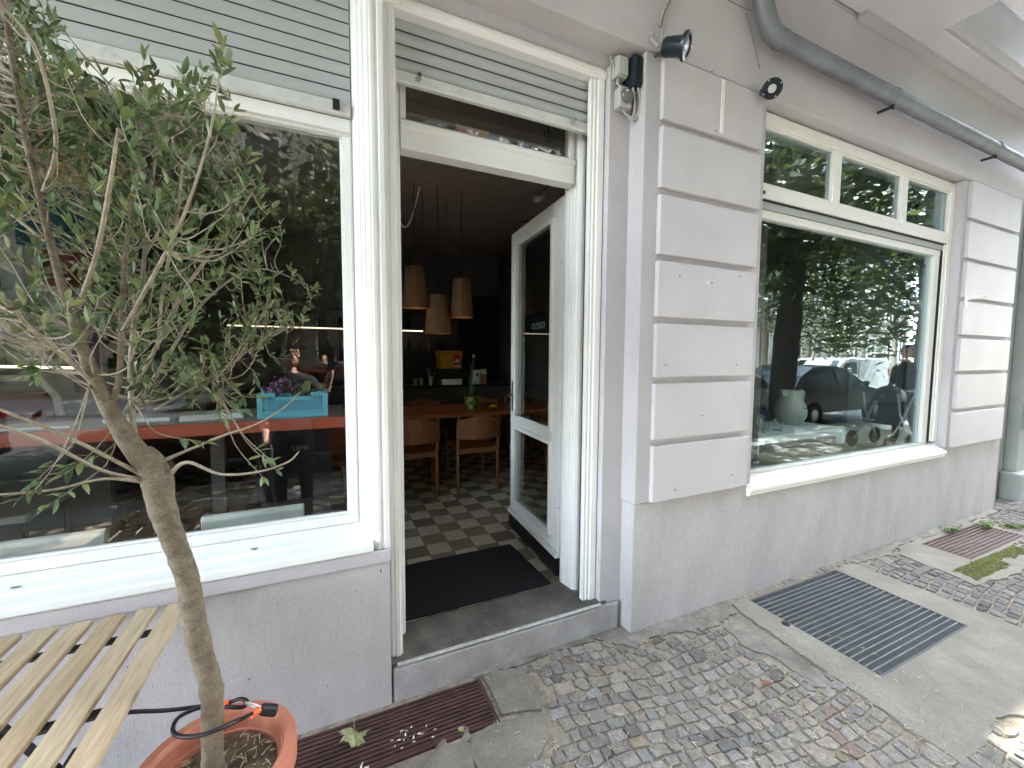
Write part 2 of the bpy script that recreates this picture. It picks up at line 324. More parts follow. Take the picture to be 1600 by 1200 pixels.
# ---------------------------------------------------------------- cobbles
def cobbles():
    rr = random.Random(5)
    x0, x1, y0, y1 = -1.4, 9.0, -1.0, 1.86
    bow = lambda x, y: .07*math.sin(x*1.5+.6+y*.5)+.022*math.sin(x*4.3+y*3)
    cells_ = []; y = y0
    rowh = []
    while y < y1+.1: h = rr.choice((.050, .056, .062, .068, .076)); rowh.append((y, h)); y += h
    edge = lambda k, x: .010*noise.noise(Vector((x*9, k*7.3, 0)))+.006*noise.noise(Vector((x*23, k*3.1, 4)))
    for k, (y, h) in enumerate(rowh):
        x = x0+rr.uniform(0, .06); lean = rr.uniform(-.15, .15)
        cut = [(x, x)]
        while x < x1:
            w = h*rr.choice((.75, .9, 1.0, 1.12, 1.3, 1.5)); w *= 1 if x < 3.4 else 1.2
            x += w; sl2 = lean*h+rr.uniform(-.010, .010); cut.append((x-sl2/2, x+sl2/2))
        for (a0, a1), (b0, b1) in zip(cut, cut[1:]):
            f0 = lambda X: y+bow(X, y)+edge(k, X); f1 = lambda X: y+h+bow(X, y)+edge(k+1, X)
            m0 = (a0+b0)/2; m1 = (a1+b1)/2; jt = lambda: rr.uniform(-.0025, .0025)
            poly = [(a0, f0(a0)), (m0+jt(), f0(m0)+jt()), (b0, f0(b0)), ((b0+b1)/2+jt(), (f0(b0)+f1(b1))/2), (b1, f1(b1)), (m1+jt(), f1(m1)+jt()), (a1, f1(a1)), ((a0+a1)/2+jt(), (f0(a0)+f1(a1))/2)]
            if rr.random() < .2: poly.pop(rr.choice((0, 2, 4, 6)))
            cells_.append(poly)
    out = []
    for poly in cells_:
        cx = sum(p[0] for p in poly)/len(poly); cy = sum(p[1] for p in poly)/len(poly)
        if cy > 1.715 and cx > 1.5 and cx < XE+.3: continue
        if cy > 1.775: continue
        hit = sum(inpoly(x, y, b) for b in BLOCKED for x, y in ([(cx, cy)]+[((x+cx)/2, (y+cy)/2) for x, y in poly]))
        if hit > 2 or any(inpoly(cx, cy, b) for b in BLOCKED): continue
        # drop very short edges, inset, cut corners
        q = []
        for p in poly:
            if not q or math.hypot(p[0]-q[-1][0], p[1]-q[-1][1]) > .012: q.append(p)
        if len(q) > 3 and math.hypot(q[0][0]-q[-1][0], q[0][1]-q[-1][1]) < .012: q.pop()
        if len(q) < 3: continue
        s = 1-.0026/max(.015, min(math.hypot(a[0]-cx, a[1]-cy) for a in q))*rr.uniform(.7, 1.9)
        s = max(.72, s)
        q = [(cx+(a-cx)*s, cy+(b-cy)*s) for a, b in q]
        c = []
        for k in range(len(q)):
            a, b, d = q[k-1], q[k], q[(k+1) % len(q)]
            f = rr.uniform(.08, .17)
            c.append((b[0]+(a[0]-b[0])*f, b[1]+(a[1]-b[1])*f)); c.append((b[0]+(d[0]-b[0])*f, b[1]+(d[1]-b[1])*f))
        h = rr.uniform(-.002, .005); tx, ty = rr.uniform(-.08, .08), rr.uniform(-.08, .08)
        n = len(c); vs = []
        for sc, z, tl in ((1.02, -.03, 0), (1.0, h-.0055, .6), (.93, h-.0008, 1), (.55, h+.0012, 1)):
            for x, y in c:
                X, Y = cx+(x-cx)*sc+rr.uniform(-.0012, .0012), cy+(y-cy)*sc+rr.uniform(-.0012, .0012)
                vs.append((X-cx, Y-cy, z+tl*((X-cx)*tx+(Y-cy)*ty)+(rr.uniform(-.0016, .0016) if tl else 0)))
        fs = [(k*n+i2, k*n+(i2+1) % n, (k+1)*n+(i2+1) % n, (k+1)*n+i2) for k in range(3) for i2 in range(n)]
        fs.append(tuple(3*n+i2 for i2 in range(n)))
        pr = project((cx, cy, 0))
        vis = pr is not None and -20 < pr[0] < 1620 and 500 < pr[1] < 1215
        size = 0
        if vis:
            A = .5*abs(sum(c[k][0]*c[(k+1) % n][1]-c[(k+1) % n][0]*c[k][1] for k in range(n)))
            size = A/pr[2]**2/pr[2]
        pal = rr.choices(range(8), (34, 18, 24, 18, 2, 1.5, 2, 3))[0]
        if cx > 3.6: pal = rr.choices(range(8), (20, 50, 4, 6, 1, 12, 0, 2))[0]
        out.append((size, cx, cy, vs, fs, pal))
    out.sort(key=lambda t: -t[0])
    for size, cx, cy, vs, fs, pal in out[:300]:
        o = MB().add(vs, fs).build('cobble', COBM[pal], pave, fix=False)
        o.location = (cx, cy, 0)
        o.data.polygons.foreach_set('use_smooth', [True]*len(o.data.polygons)); o.data.set_sharp_from_angle(angle=R(24))
    s = MB()
    for size, cx, cy, vs, fs, pal in out[300:]: s.add([(x+cx, y+cy, z) for x, y, z in vs], fs, pal)
    o = s.build('cobble_field', COBM, pave, fix=False); o['kind'] = 'stuff'
    o.data.polygons.foreach_set('use_smooth', [True]*len(o.data.polygons)); o.data.set_sharp_from_angle(angle=R(24))
cobbles()
# big granite slabs of the middle walkway, seen mirrored in the windows
for i in range(-8, 22):
    o = B('paving_slab', SLABM, pave, (i*.9+.003, i*.9+.897, -1.5, -1.05, -.03, .002), bevel=.004)

# dry litter in the joints
random.seed(21)
lt = MB()
for i in range(1900):
    x = random.uniform(.6, 2.6); y = random.uniform(.5, 1.76)
    if random.random() < .12: x = random.uniform(3.5, 6)
    if any(inpoly(x, y, b) for b in BLOCKED) and random.random() < .75: continue
    a = random.random()*6.28; l = random.uniform(.006, .028); w = random.uniform(.0009, .0026); z = .006
    d = Vector((math.cos(a), math.sin(a), random.uniform(-.1, .1))); p = Vector((x, y, z))
    lt.tube([p-d*l/2, p+Vector((0, 0, .002)), p+d*l/2], [w*.5, w, w*.4], 4)
tag(lt.build('litter', STRAW, None), kind='stuff')

# ================================================================== CAFE BUILDING
bld = thing('cafe_building', 'lavender plastered cafe facade with rusticated pilasters and white trimmed windows', 'building')
ZB = 3.10
# walls
B('wall', DIRTY, bld, (-12, .236, 1.80, 2.0, -.05, .655), bevel=.006)
B('wall_band', WALL, bld, (-12, .240, 1.788, 2.0, .655, .712), bevel=.006)
B('wall', DIRTY, bld, (1.522, XE, 1.727, 2.02, -.05, .742), bevel=.008)
B('recess_wall', WALL, bld, (1.379, 1.53, 1.825, 2.02, -.05, ZB+.05), bevel=.004)
B('pilaster', WALL, bld, (1.514, 2.455, 1.712, 2.02, .744, ZB), bevel=.006)
B('pilaster', WALL, bld, (5.085, XE-.05, 1.712, 2.02, .744, ZB), bevel=.006)
B('lintel_wall', WALL, bld, (.1, 1.52, 1.83, 2.0, 3.06, 3.3), (2.455, 5.085, 1.80, 2.0, 3.085, 3.3))
B('beam', WALL, bld, (-12, XE, 1.700, 2.02, ZB+.003, 3.84), bevel=.01)
B('pilaster', WALL, bld, (-12, -3.2, 1.712, 2.02, .714, ZB), bevel=.006)
zs = [.748, 1.098, 1.44, 1.765, 2.095, 2.437, 2.782, 3.092]
for (xa, xb) in ((1.612, 2.385), (5.142, 6.215)):
    for i in range(7):
        z0, z1 = zs[i], zs[i+1]-(.034 if i < 6 else 0)
        j = random.uniform(-.0015, .0015)
        B('block', WALLB, bld, (xa, xb, 1.684+j, 1.713, z0, z1), bevel=.005)
# repaired strip and screw holes on the top block
rp = MB()
rp.box(2.028, 2.052, 1.6815, 1.686, 2.80, 3.085)
rp.build('filler_strip', WHITE2, bld)
for px, py in ((1112, 442), (1062, 432), (1105, 443), (1155, 432), (1040, 570), (1150, 570), (1097, 649), (1055, 795-30), (1118, 205), (1112, 112), (1143, 742)):
    p = at(px, py, 1.683); MB().lathe([(.0045, 0), (.003, .0025), (0, .003)], 7, (p.x, 1.6815, p.z), M=Matrix.Rotation(R(90), 4, 'X')).build('screw_hole', BLKGAP, bld)

p = at(1106, 442, 1.68)
MB().lathe([(.011, 0), (.008, .004), (0, .006)], 10, (p.x, 1.682, p.z), M=Matrix.Rotation(R(90), 4, 'X')).build('filler_dab', WHITE2, bld)
# faint scratched letters under the groove
text('scratched_letters', 'GIN', .05, DIRTY, bld, Matrix.Translation((at(1070, 409, 1.68).x, 1.6832, at(1070, 409, 1.68).z)) @ Matrix.Rotation(R(90), 4, 'X'), .0006)
# upper facade: bay, cornice, balcony
B('bay', STONEB, bld, (-6, 4.0, .75, 1.69, 3.846, 9), bevel=.01)
B('cornice', STONEB, bld, (4.0, XE, 1.52, 1.70, 3.846, 3.95), bevel=.008)
B('cornice_moulding', WALL, bld, (3.3, XE, 1.64, 1.699, 3.815, 3.843), (4.004, XE, 1.50, 1.519, 3.86, 3.96))
bal = B('balcony', STUCCO, bld, (4.05, XE-.05, .72, 1.68, 4.62, 4.8), bevel=.01)
B('balcony_moulding', STUCCO, bal, (4.12, XE-.1, .78, 1.35, 4.56, 4.618), (4.2, XE-.15, .84, 1.12, 4.50, 4.558), (4.28, XE-.2, .9, 1.0, 4.45, 4.498))
B('upper_wall', STONEB, bld, (-12, XE, 1.70, 9, 3.845, 18))
B('roof', ZINC, bld, (-12, XE, 1.60, 9.2, 18.003, 18.3))
for zf in (6.2, 9.6, 13):
    for k in range(-9, 6, 3):
        if k < 4 and zf < 8: continue
        w = B('upper_window', WHITE2, bld, (k, k+1.3, 1.66, 1.70, zf-1, zf+1.2))
        B('pane', GLASS, w, (k+.08, k+1.22, 1.645, 1.658, zf-.92, zf+1.1))
# crack lines in the beam plaster
ck = MB()
ck.tube([at(1165, 20, 1.699), at(1176, 60, 1.699), at(1187, 108, 1.699)], .0035, 5)
ck.tube([at(1137, 0, 1.699), at(1165, 14, 1.699), at(1190, 22, 1.699)], .003, 5)
ck.build('plaster_crack', mat('crack_shadow', (.24, .23, .24), .9), bld)
# step and threshold
B('door_step', STEPC, bld, (.243, 1.50, 1.80, 2.05, -.05, .150), bevel=.012)
B('threshold', THRES, bld, (.236, 1.42, 1.815, 2.075, .1505, .166), bevel=.004)
MB().prismx([(1.7985, .1585), (1.7985, .1625), (1.8015, .1660), (1.808, .1668), (1.813, .1668), (1.813, .1662), (1.8035, .1635), (1.8002, .1585)], .262, 1.375).build('step_nosing', mat('worn_aluminium', (.50, .50, .48), .55, .3, var=.25, scale=40), bld)

# ---- white joinery ---------------------------------------------------------
def profv(name, poly, z0, z1, parent, m=WHITE, bev=.0018):
    return MB().prism(poly, z0, z1).build(name, m, parent, bev)
# door surround (a part of the building), with its sub-parts
frm = profv('door_frame', [(.244, 2.0), (.244, 1.862), (.25, 1.856), (.262, 1.856), (.266, 1.850), (.284, 1.850), (.288, 1.858), (.296, 1.862), (.296, 2.0)], .167, 3.0, bld)
profv('frame_jamb', [(.2975, 2.08), (.2975, 1.985), (.3025, 1.985), (.3025, 1.995), (.322, 1.995), (.334, 2.005), (.334, 2.08)], .167, 3.0, frm)
profv('frame_trim', [(1.293, 1.90), (1.293, 1.868), (1.301, 1.868), (1.304, 1.872), (1.309, 1.872), (1.312, 1.864), (1.321, 1.864), (1.324, 1.869), (1.331, 1.869), (1.334, 1.858), (1.37, 1.858), (1.377, 1.866), (1.377, 2.0), (1.355, 2.0), (1.355, 1.90)], .167, 3.0, frm)
profv('frame_jamb', [(1.282, 2.10), (1.282, 2.07), (1.287, 2.06), (1.287, 2.045), (1.292, 2.035), (1.292, 2.02), (1.297, 2.01), (1.297, 1.995), (1.303, 1.985), (1.32, 1.975), (1.338, 1.975), (1.338, 2.10)], .167, 3.0, frm)
B('frame_gap', BLKGAP, frm, (1.3405, 1.351, 1.905, 2.0, .167, 3.0))  # solid black strip painted as the shaded gap beside the trim
prof_h = lambda y, z: [(y, z), (y-.02, z+.003), (y-.02, z+.012), (y-.028, z+.018), (y-.028, z+.06), (y-.022, z+.066), (y-.022, z+.08), (y, z+.085)]
MB().prismx([(1.99, 3.003), (1.862, 3.003), (1.856, 3.008), (1.856, 3.018), (1.850, 3.022), (1.850, 3.04), (1.858, 3.046), (1.858, 3.057), (1.99, 3.057)], .244, 1.377).build('frame_head', WHITE, frm, .0018)
# transom bar with ledge and fanlight frame
MB().prismx([(2.07, 2.505), (1.995, 2.505), (1.995, 2.598), (1.985, 2.604), (1.985, 2.628), (2.0, 2.642), (2.07, 2.642)], .336, 1.2805).build('transom_bar', WHITE, frm, .002)
BE('fanlight_frame', WHITE, frm, (.336, .362, 2.0, 2.06, 2.644, 2.98), (1.255, 1.2805, 2.0, 2.06, 2.644, 2.98), bevel=.003)
B('fanlight_pane', GLASSF, frm, (.363, 1.254, 2.03, 2.036, 2.644, 2.98))
# door shutter
def shutter(x0, x1, y, zb, zt, pitch, parent, bulge):
    sh = MB().box(x0, x1, y+.003, y+.014, zb+.052, zt).build('roller_shutter', BLKGAP, parent)
    n = int((zt-zb-.05)/pitch)+1
    q = []
    for k in range(7):
        t = k/6; q.append((y-bulge*math.sin(math.pi*t)**.7, .003+t*(pitch-.006)))
    q += [(y+.002, pitch-.003), (y+.002, .003)]
    src = MB().prismx([(a, b) for a, b in q], x0, x1).build('slat', SHUT, sh, smooth=30)
    src.location.z = zb+.054
    for k in range(1, n):
        if zb+.054+(k+1)*pitch > zt+.055: break
        c = src.copy(); COL.objects.link(c); c.parent = sh; c.location.z = zb+.054+k*pitch
    MB().prismx([(y+.012, zb), (y-.012, zb), (y-.016, zb+.006), (y-.012, zb+.05), (y+.012, zb+.05)], x0, x1).build('bottom_bar', SHBAR, sh, .002)
    return sh
sh = shutter(.299, 1.338, 1.925, 2.745, 3.0, .056, bld, .015)
sn = MB()
for x in (.40, 1.205):
    sn.tube([(x, 1.91, 2.775), (x, 1.875, 2.775)], .0115, 12)
    sn.lathe([(.011, 0), (.011, -.02), (.007, -.02), (.007, 0)], 12, (x, 1.874, 2.775), M=Matrix.Rotation(R(90), 4, 'X'))
sn.build('stop_bolt', STEEL, sh, smooth=True)
# mullion between door and left window
mul = profv('mullion', [(.117, 2.0), (.117, 1.91), (.122, 1.905), (.122, 1.892), (.128, 1.89), (.128, 1.878), (.134, 1.874), (.137, 1.866), (.142, 1.86), (.149, 1.86), (.151, 1.845), (.158, 1.838), (.166, 1.838), (.170, 1.818), (.176, 1.808), (.184, 1.808), (.187, 1.80), (.200, 1.80), (.203, 1.806), (.214, 1.806), (.217, 1.798), (.236, 1.798), (.2415, 1.806), (.2415, 2.0)], .713, 3.06, bld)
# left shop window
XL = -3.2
lw = B('shop_window', WHITE, bld, (XL, .1135, 1.925, 1.985, .80, .842), (XL, .1135, 1.925, 1.985, 2.47, 2.53), (.082, .1135, 1.922, 1.987, .843, 2.469), (XL, XL+.06, 1.92, 1.985, .843, 2.469), bevel=.003)
B('pane', GLASS, lw, (XL+.06, .081, 1.952, 1.958, .843, 2.469))
B('glazing_bead', WHITE, lw, (.073, .0815, 1.935, 1.951, .843, 2.469), (XL, .0725, 1.935, 1.951, .843, .852), bevel=.002)
B('frame_cheek', WHITE, lw, (.1145, .1165, 1.90, 1.99, .80, 3.06))
MB().prismx([(2.0, .798), (1.925, .798), (1.905, .790), (1.895, .790), (1.888, .784), (1.845, .772), (1.84, .762), (1.815, .756), (1.792, .752), (1.780, .746), (1.778, .722), (1.786, .7135), (2.0, .7135)], XL, .168).build('sill', WHITE, lw, .002)
MB().prismx([(1.868, .760), (1.855, .776), (1.850, .776), (1.846, .765)], XL, .15).build('sill_bead', WHITE, lw)
vh = MB()
for px, py in ((397, 852), (24, 910)):
    p = at(px, py, 1.865); vh.lathe([(.011, 0), (.009, .0012), (0, .0015)], 10, (p.x, 1.866, .7795), M=Matrix.Rotation(R(-15), 4, 'X'), sx=1.3, sy=.6)
vh.build('drain_slot', BLKGAP, lw)
sl_ = shutter(XL, .116, 1.895, 2.535, 3.08, .0525, lw.parent, .0035)
B('stop_block', BLACK, sl_, (.048, .075, 1.868, 1.884, 2.545, 2.585), bevel=.003)
B('shutter_rail', WHITE, sl_, (XL, .1135, 1.905, 1.9245, 2.48, 2.532), bevel=.003)
# right shop window
rw = B('shop_window', WHITE2, bld, (2.456, 5.083, 1.775, 1.835, 3.01, 3.084), (2.456, 2.50, 1.775, 1.835, .80, 3.009), (5.02, 5.083, 1.772, 1.835, .80, 3.009),
       (3.29, 3.375, 1.777, 1.833, 2.648, 3.009), (4.215, 4.30, 1.777, 1.833, 2.648, 3.009), (2.50, 5.02, 1.770, 1.833, 2.56, 2.647), bevel=.004)
for a, b in ((2.50, 3.29), (3.375, 4.215), (4.30, 5.02)):
    B('fanlight_pane', GLASSR, rw, (a+.001, b-.001, 1.804, 1.810, 2.649, 3.008))
    B('glazing_bead', WHITE2, rw, (a, a+.014, 1.786, 1.803, 2.648, 3.009), (b-.014, b, 1.786, 1.803, 2.648, 3.009), (a+.0145, b-.0145, 1.786, 1.803, 2.648, 2.662), (a+.0145, b-.0145, 1.786, 1.803, 2.995, 3.009), bevel=.002)
B('shutter_slot', SHUT, rw, (2.50, 5.02, 1.79, 1.83, 2.505, 2.558))
B('slot_lip', BLKGAP, rw, (2.50, 5.02, 1.783, 1.789, 2.548, 2.559))
B('slot_end', BLACK, rw, (2.465, 2.53, 1.75, 1.769, 2.575, 2.592))
B('sash_frame', WHITE2, rw, (2.50, 4.99, 1.80, 1.85, 2.452, 2.503), (2.50, 2.535, 1.80, 1.85, .790, 2.451), (4.875, 4.965, 1.80, 1.85, .790, 2.451), (2.50, 4.97, 1.80, 1.85, .772, .789), bevel=.004)
B('sash_gap', BLKGAP, rw, (4.968, 4.984, 1.79, 1.83, .80, 2.50))  # black filler, its colour gives the darkness between sash and trim
B('sash_trim', WHITE2, rw, (4.9845, 5.0195, 1.782, 1.83, .80, 2.555), bevel=.003)
B('pane', GLASSR, rw, (2.536, 4.874, 1.826, 1.832, .790, 2.451))
MB().prismx([(1.85, .770), (1.795, .770), (1.785, .776), (1.770, .776), (1.762, .762), (1.735, .748), (1.722, .745), (1.716, .735), (1.700, .728), (1.690, .720), (1.688, .70), (1.700, .694), (1.702, .670), (1.712, .664), (1.73, .664), (1.73, .743), (1.85, .743)], 2.44, 5.06).build('sill', WHITE2, rw, .002)
vh = MB()
for px, py in ((1213, 737), (1317, 719), (1401, 705)):
    d = ray(px, py); p = CAM+d*(1.745/d.y); vh.lathe([(.011, 0), (.009, .0015), (0, .002)], 10, (p.x, 1.745, .7545), M=Matrix.Rotation(R(-28), 4, 'X'), sx=1.3, sy=.6)
vh.build('drain_slot', BLKGAP, rw)
# small white hook beside the right window
hk = thing('wall_hook', 'small white hook fixed to the pilaster right of the display window', 'hook')
p = at(1507, 468, 1.69)
B('plate', WHITE2, hk, (p.x-.018, p.x+.018, 1.676, 1.684, p.z-.06, p.z+.03), bevel=.003)
MB().tube([(p.x, 1.68, p.z), (p.x+.02, 1.62, p.z+.012), (p.x+.05, 1.575, p.z+.02)], .012, 8).build('arm', WHITE2, hk, smooth=True)

# ---- door leaf -------------------------------------------------------------
door = None
H0 = Vector((1.286, 2.125, 0)); FE = Vector((1.335, 2.965, 0)); dl = (FE-H0).length
ux = (FE-H0).normalized(); uy = Vector((-ux.y, ux.x, 0))     # uy points to the street-side face (towards -X)
DM = Matrix(((ux.x, uy.x, 0, H0.x), (ux.y, uy.y, 0, H0.y), (0, 0, 1, 0), (0, 0, 0, 1)))
def dbox(name, m, parent, *bx, bevel=.003):
    s = MB()
    for b in bx: s.box(*b, 0, DM)
    return s.build(name, m, parent, bevel)
t0, t1 = -.05, 0.0
za, zb_, zc, zd = .42, 1.005, 1.085, 2.385
door = dbox('door', WHITE, bld, (0, .115, t0, t1, .30, 2.49), (dl-.10, dl, t0, t1, .30, 2.49), (.115, dl-.10, t0, t1, zd, 2.49), (.115, dl-.10, t0, t1, zb_, zc), (.115, dl-.10, t0, t1, .30, za))
mo = []
for z0, z1 in ((za, zb_), (zc, zd)):
    x0, x1 = .115, dl-.10
    mo += [(x0-.012, x0+.018, .0005, .016, z0-.012, z1+.012), (x1-.018, x1+.012, .0005, .016, z0-.012, z1+.012), (x0+.018, x1-.018, .0005, .016, z0-.012, z0+.016), (x0+.018, x1-.018, .0005, .016, z1-.016, z1+.012)]
dbox('pane_moulding', WHITE, door, *mo)
for z0, z1 in ((za, zb_), (zc, zd)): dbox('pane', GLASSD, door, (.116, dl-.101, -.028, -.023, z0+.001, z1-.001), bevel=0)
dbox('kick_plate', BLACK, door, (0.0, dl, t0-.004, t1+.012, .185, .298))
dbox('weather_bar', WHITE, door, (0, dl, .0005, .022, .30, .335))
hd = MB()
hd.box(dl-.072, dl-.030, 0, .006, 1.12, 1.36, 0, DM)
hd.build('handle_plate', mat('aged_brass', (.30, .2, .08), .35, 1.0), door, .003)
hp = [DM @ Vector(q) for q in ((dl-.05, 0, 1.25), (dl-.05, .045, 1.25), (dl-.06, .055, 1.25), (dl-.13, .055, 1.245))]
MB().tube(hp, .009, 8).build('handle', bpy.data.materials['aged_brass'], door, smooth=True)
eh = MB(); eh.box(dl+.001, dl+.004, -.04, -.008, 1.08, 1.42, 0, DM); eh.box(dl+.004, dl+.04, -.03, -.018, 1.245, 1.262, 0, DM); eh.build('edge_latch', BLACK, door, .002)
dbox('hinge', WHITE, door, (-.012, .002, -.01, .014, .5, .62), (-.012, .002, -.01, .014, 1.3, 1.42), (-.012, .002, -.01, .014, 2.1, 2.22))
# CLOSED sign hung behind the upper pane
sg = thing('closed_sign', 'small dark board reading CLOSED hung on cords behind the door glass', 'sign')
SX, SZ = .47, 1.765
bd = MB(); bd.box(SX-.15, SX+.15, -.072, -.064, SZ-.05, SZ+.05, 0, DM); bd.build('board', NAVY, sg, .003)
text('lettering', 'CLOSED', .062, mat('chalk_white', (.6, .6, .58), .8), sg, DM @ Matrix.Translation((SX, -.0625, SZ)) @ Matrix.Rotation(R(180), 4, 'Z') @ Matrix.Rotation(R(90), 4, 'X'), .001)
cd_ = MB()
for s in (-1, 1): cd_.tube([DM @ Vector((SX+s*.12, -.066, SZ+.05)), DM @ Vector((SX, -.062, SZ+.24))], .0022, 5)
cd_.build('cord', BLACK, sg)

# ================================================================== INTERIOR
FZ = .166
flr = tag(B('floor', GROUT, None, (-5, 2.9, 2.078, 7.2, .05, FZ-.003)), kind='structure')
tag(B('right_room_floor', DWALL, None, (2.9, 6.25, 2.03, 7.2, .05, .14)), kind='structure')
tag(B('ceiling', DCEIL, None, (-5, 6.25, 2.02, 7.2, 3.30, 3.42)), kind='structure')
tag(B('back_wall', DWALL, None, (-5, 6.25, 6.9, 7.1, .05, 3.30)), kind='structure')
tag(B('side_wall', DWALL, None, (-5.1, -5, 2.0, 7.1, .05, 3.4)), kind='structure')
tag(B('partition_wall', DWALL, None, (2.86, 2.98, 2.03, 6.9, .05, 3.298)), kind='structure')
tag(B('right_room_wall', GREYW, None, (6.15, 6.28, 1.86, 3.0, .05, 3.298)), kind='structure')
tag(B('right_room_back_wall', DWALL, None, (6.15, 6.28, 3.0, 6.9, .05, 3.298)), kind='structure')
T = .166
tiles = []
for i in range(-16, 15):
    for j in range(0, 28):
        x = .30+i*T; y = 2.085+j*T
        if x+T > 2.85 or y+T > 6.8: continue
        pr = project((x+T/2, y+T/2, FZ))
        v = 0
        if pr and 500 < pr[0] < 830 and 600 < pr[1] < 900: v = 1/pr[2]
        elif pr and 0 < pr[0] < 1600: v = .3/pr[2]
        tiles.append((v, x, y, (i+j) % 2))
tiles.sort(key=lambda t: -t[0])
tsrc = MB()
e = .0022
tsrc.add([(e, e, -.003), (T-e, e, -.003), (T-e, T-e, -.003), (e, T-e, -.003), (e+.0015, e+.0015, 0), (T-e-.0015, e+.0015, 0), (T-e-.0015, T-e-.0015, 0), (e+.0015, T-e-.0015, 0)],
         [(0, 1, 5, 4), (1, 2, 6, 5), (2, 3, 7, 6), (3, 0, 4, 7), (4, 5, 6, 7)])
tmesh = []
for m in (TLITE, TDARK):
    o = tsrc.build('tile', m, flr); tmesh.append(o.data); bpy.data.objects.remove(o)
for v, x, y, k in tiles[:300]:
    o = bpy.data.objects.new('tile', tmesh[k]); COL.objects.link(o); o.parent = flr
    o.location = (x, y, FZ+random.uniform(-.0006, .0006))
s = MB()
for v, x, y, k in tiles[300:]: s.add([(x+a, y+b, FZ+c) for a, b, c in tsrc.v], tsrc.f, k)
s.build('tile_field', [TLITE, TDARK], flr)['kind'] = 'stuff'
# doormat
dm = MB(); dm.prism(wob([(.345, 2.085), (1.215, 2.085), (1.20, 2.66), (.40, 2.66)], .003, 3), FZ+.001, FZ+.012)
tag(dm.build('doormat', MATB, None, .003), 'charcoal bristle doormat lying inside the open cafe door', 'doormat')

def chair_src():
    c = thing('dining_chair', 'x', 'chair', 'oak chairs at the dining table')
    B_ = lambda n, s, **k: s.build(n, OAK2, c, **k)
    for sx in (-1, 1):
        B_('leg', MB().tube([(sx*.215, .0, 0), (sx*.215, .0, .45), (sx*.215, -.03, .78)], [.014, .017, .014], 10), smooth=True)
        B_('leg', MB().tube([(sx*.205, .42, 0), (sx*.205, .42, .44)], [.013, .017], 10), smooth=True)
    st = MB(); n = 10
    vs = []
    for lay in (0, 1):
        for j in range(7):
            for i in range(n+1):
                x = -.225+.45*i/n; y = -.01+.45*j/6
                z = .455-.022*math.sin(math.pi*i/n)*math.sin(math.pi*(j+.5)/7)-.018*lay
                vs.append((x, y, z))
    A = 7*(n+1); idx = lambda l, j, i: l*A+j*(n+1)+i
    fs = [(idx(0, j, i), idx(0, j, i+1), idx(0, j+1, i+1), idx(0, j+1, i)) for j in range(6) for i in range(n)]+[(idx(1, j, i), idx(1, j+1, i), idx(1, j+1, i+1), idx(1, j, i+1)) for j in range(6) for i in range(n)]
    for i in range(n): fs += [(idx(0, 0, i), idx(1, 0, i), idx(1, 0, i+1), idx(0, 0, i+1)), (idx(0, 6, i), idx(0, 6, i+1), idx(1, 6, i+1), idx(1, 6, i))]
    for j in range(6): fs += [(idx(0, j, 0), idx(0, j+1, 0), idx(1, j+1, 0), idx(1, j, 0)), (idx(0, j, n), idx(1, j, n), idx(1, j+1, n), idx(0, j+1, n))]
    B_('seat', st.add(vs, fs), smooth=True)
    bk = MB(); vs = []; n = 14
    for lay in (0, 1):
        for k in range(5):
            for i in range(n+1):
                t = i/n; x = -.235+.47*t; cv = math.sin(math.pi*t)
                y = -.03-.07*cv+.018*lay-.01*k/4
                zb = .555+.012*(1-cv); zt = .755+.045*cv**2
                vs.append((x, y, zb+(zt-zb)*k/4))
    A = 5*(n+1)
    fs = [(idx2, idx2+1, idx2+n+2, idx2+n+1) for k in range(4) for i in range(n) for idx2 in (k*(n+1)+i, A+k*(n+1)+i)]
    for i in range(n): fs += [(i, A+i, A+i+1, i+1), (4*(n+1)+i, 4*(n+1)+i+1, A+4*(n+1)+i+1, A+4*(n+1)+i)]
    for k in range(4): fs += [(k*(n+1), (k+1)*(n+1), A+(k+1)*(n+1), A+k*(n+1)), (k*(n+1)+n, A+k*(n+1)+n, A+(k+1)*(n+1)+n, (k+1)*(n+1)+n)]
    B_('backrest', bk.add(vs, fs), smooth=True)
    B_('rail', MB().box(-.2, .2, -.008, .012, .40, .435), bevel=.003); B_('rail', MB().box(-.2, .2, .41, .43, .40, .435), bevel=.003)
    return c
ch = chair_src()
spots = [(.755, 3.90, 0, 'oak chair cut off by the door frame, its back to the open doorway'), (1.395, 3.90, 0, 'oak chair with its back to the doorway, right beside the door leaf'),
         (.17, 3.90, 0, 'oak chair seen through the large window just left of the door mullion'),
         (1.18, 5.5, 180, 'oak chair across the table with its curved back showing left of the flower vase'), (2.05, 5.5, 180, 'oak chair across the table showing right of the flower vase'),
         (2.62, 5.5, 180, 'oak chair across the table seen through the door glass')]
for i, (x, y, a, lab) in enumerate(spots):
    o = ch if i == 0 else dup(ch)
    o.location = (x, y, FZ); o.rotation_euler = (0, 0, R(a)); o['label'] = lab
tb = thing('dining_table', 'long oiled oak dining table behind the chairs inside the cafe', 'table')
s = MB()
for k in range(5): s.box(-.15, 2.72, 4.32+k*.186, 4.32+k*.186+.1845, .878, .915)
s.build('tabletop', OAK, tb, .003)
for x in (.15, 1.05, 2.5):
    MB().prismx([(4.45, .845), (4.6, .80), (4.95, .80), (5.1, .845), (5.1, .877), (4.45, .877)], x-.03, x+.03).build('apron', OAK, tb, .003)
    for sgn in (-1, 1):
        MB().bar((x, 4.775+sgn*.22, .80), (x, 4.775+sgn*.38, FZ), .05, .07).build('leg', OAK, tb, .004)
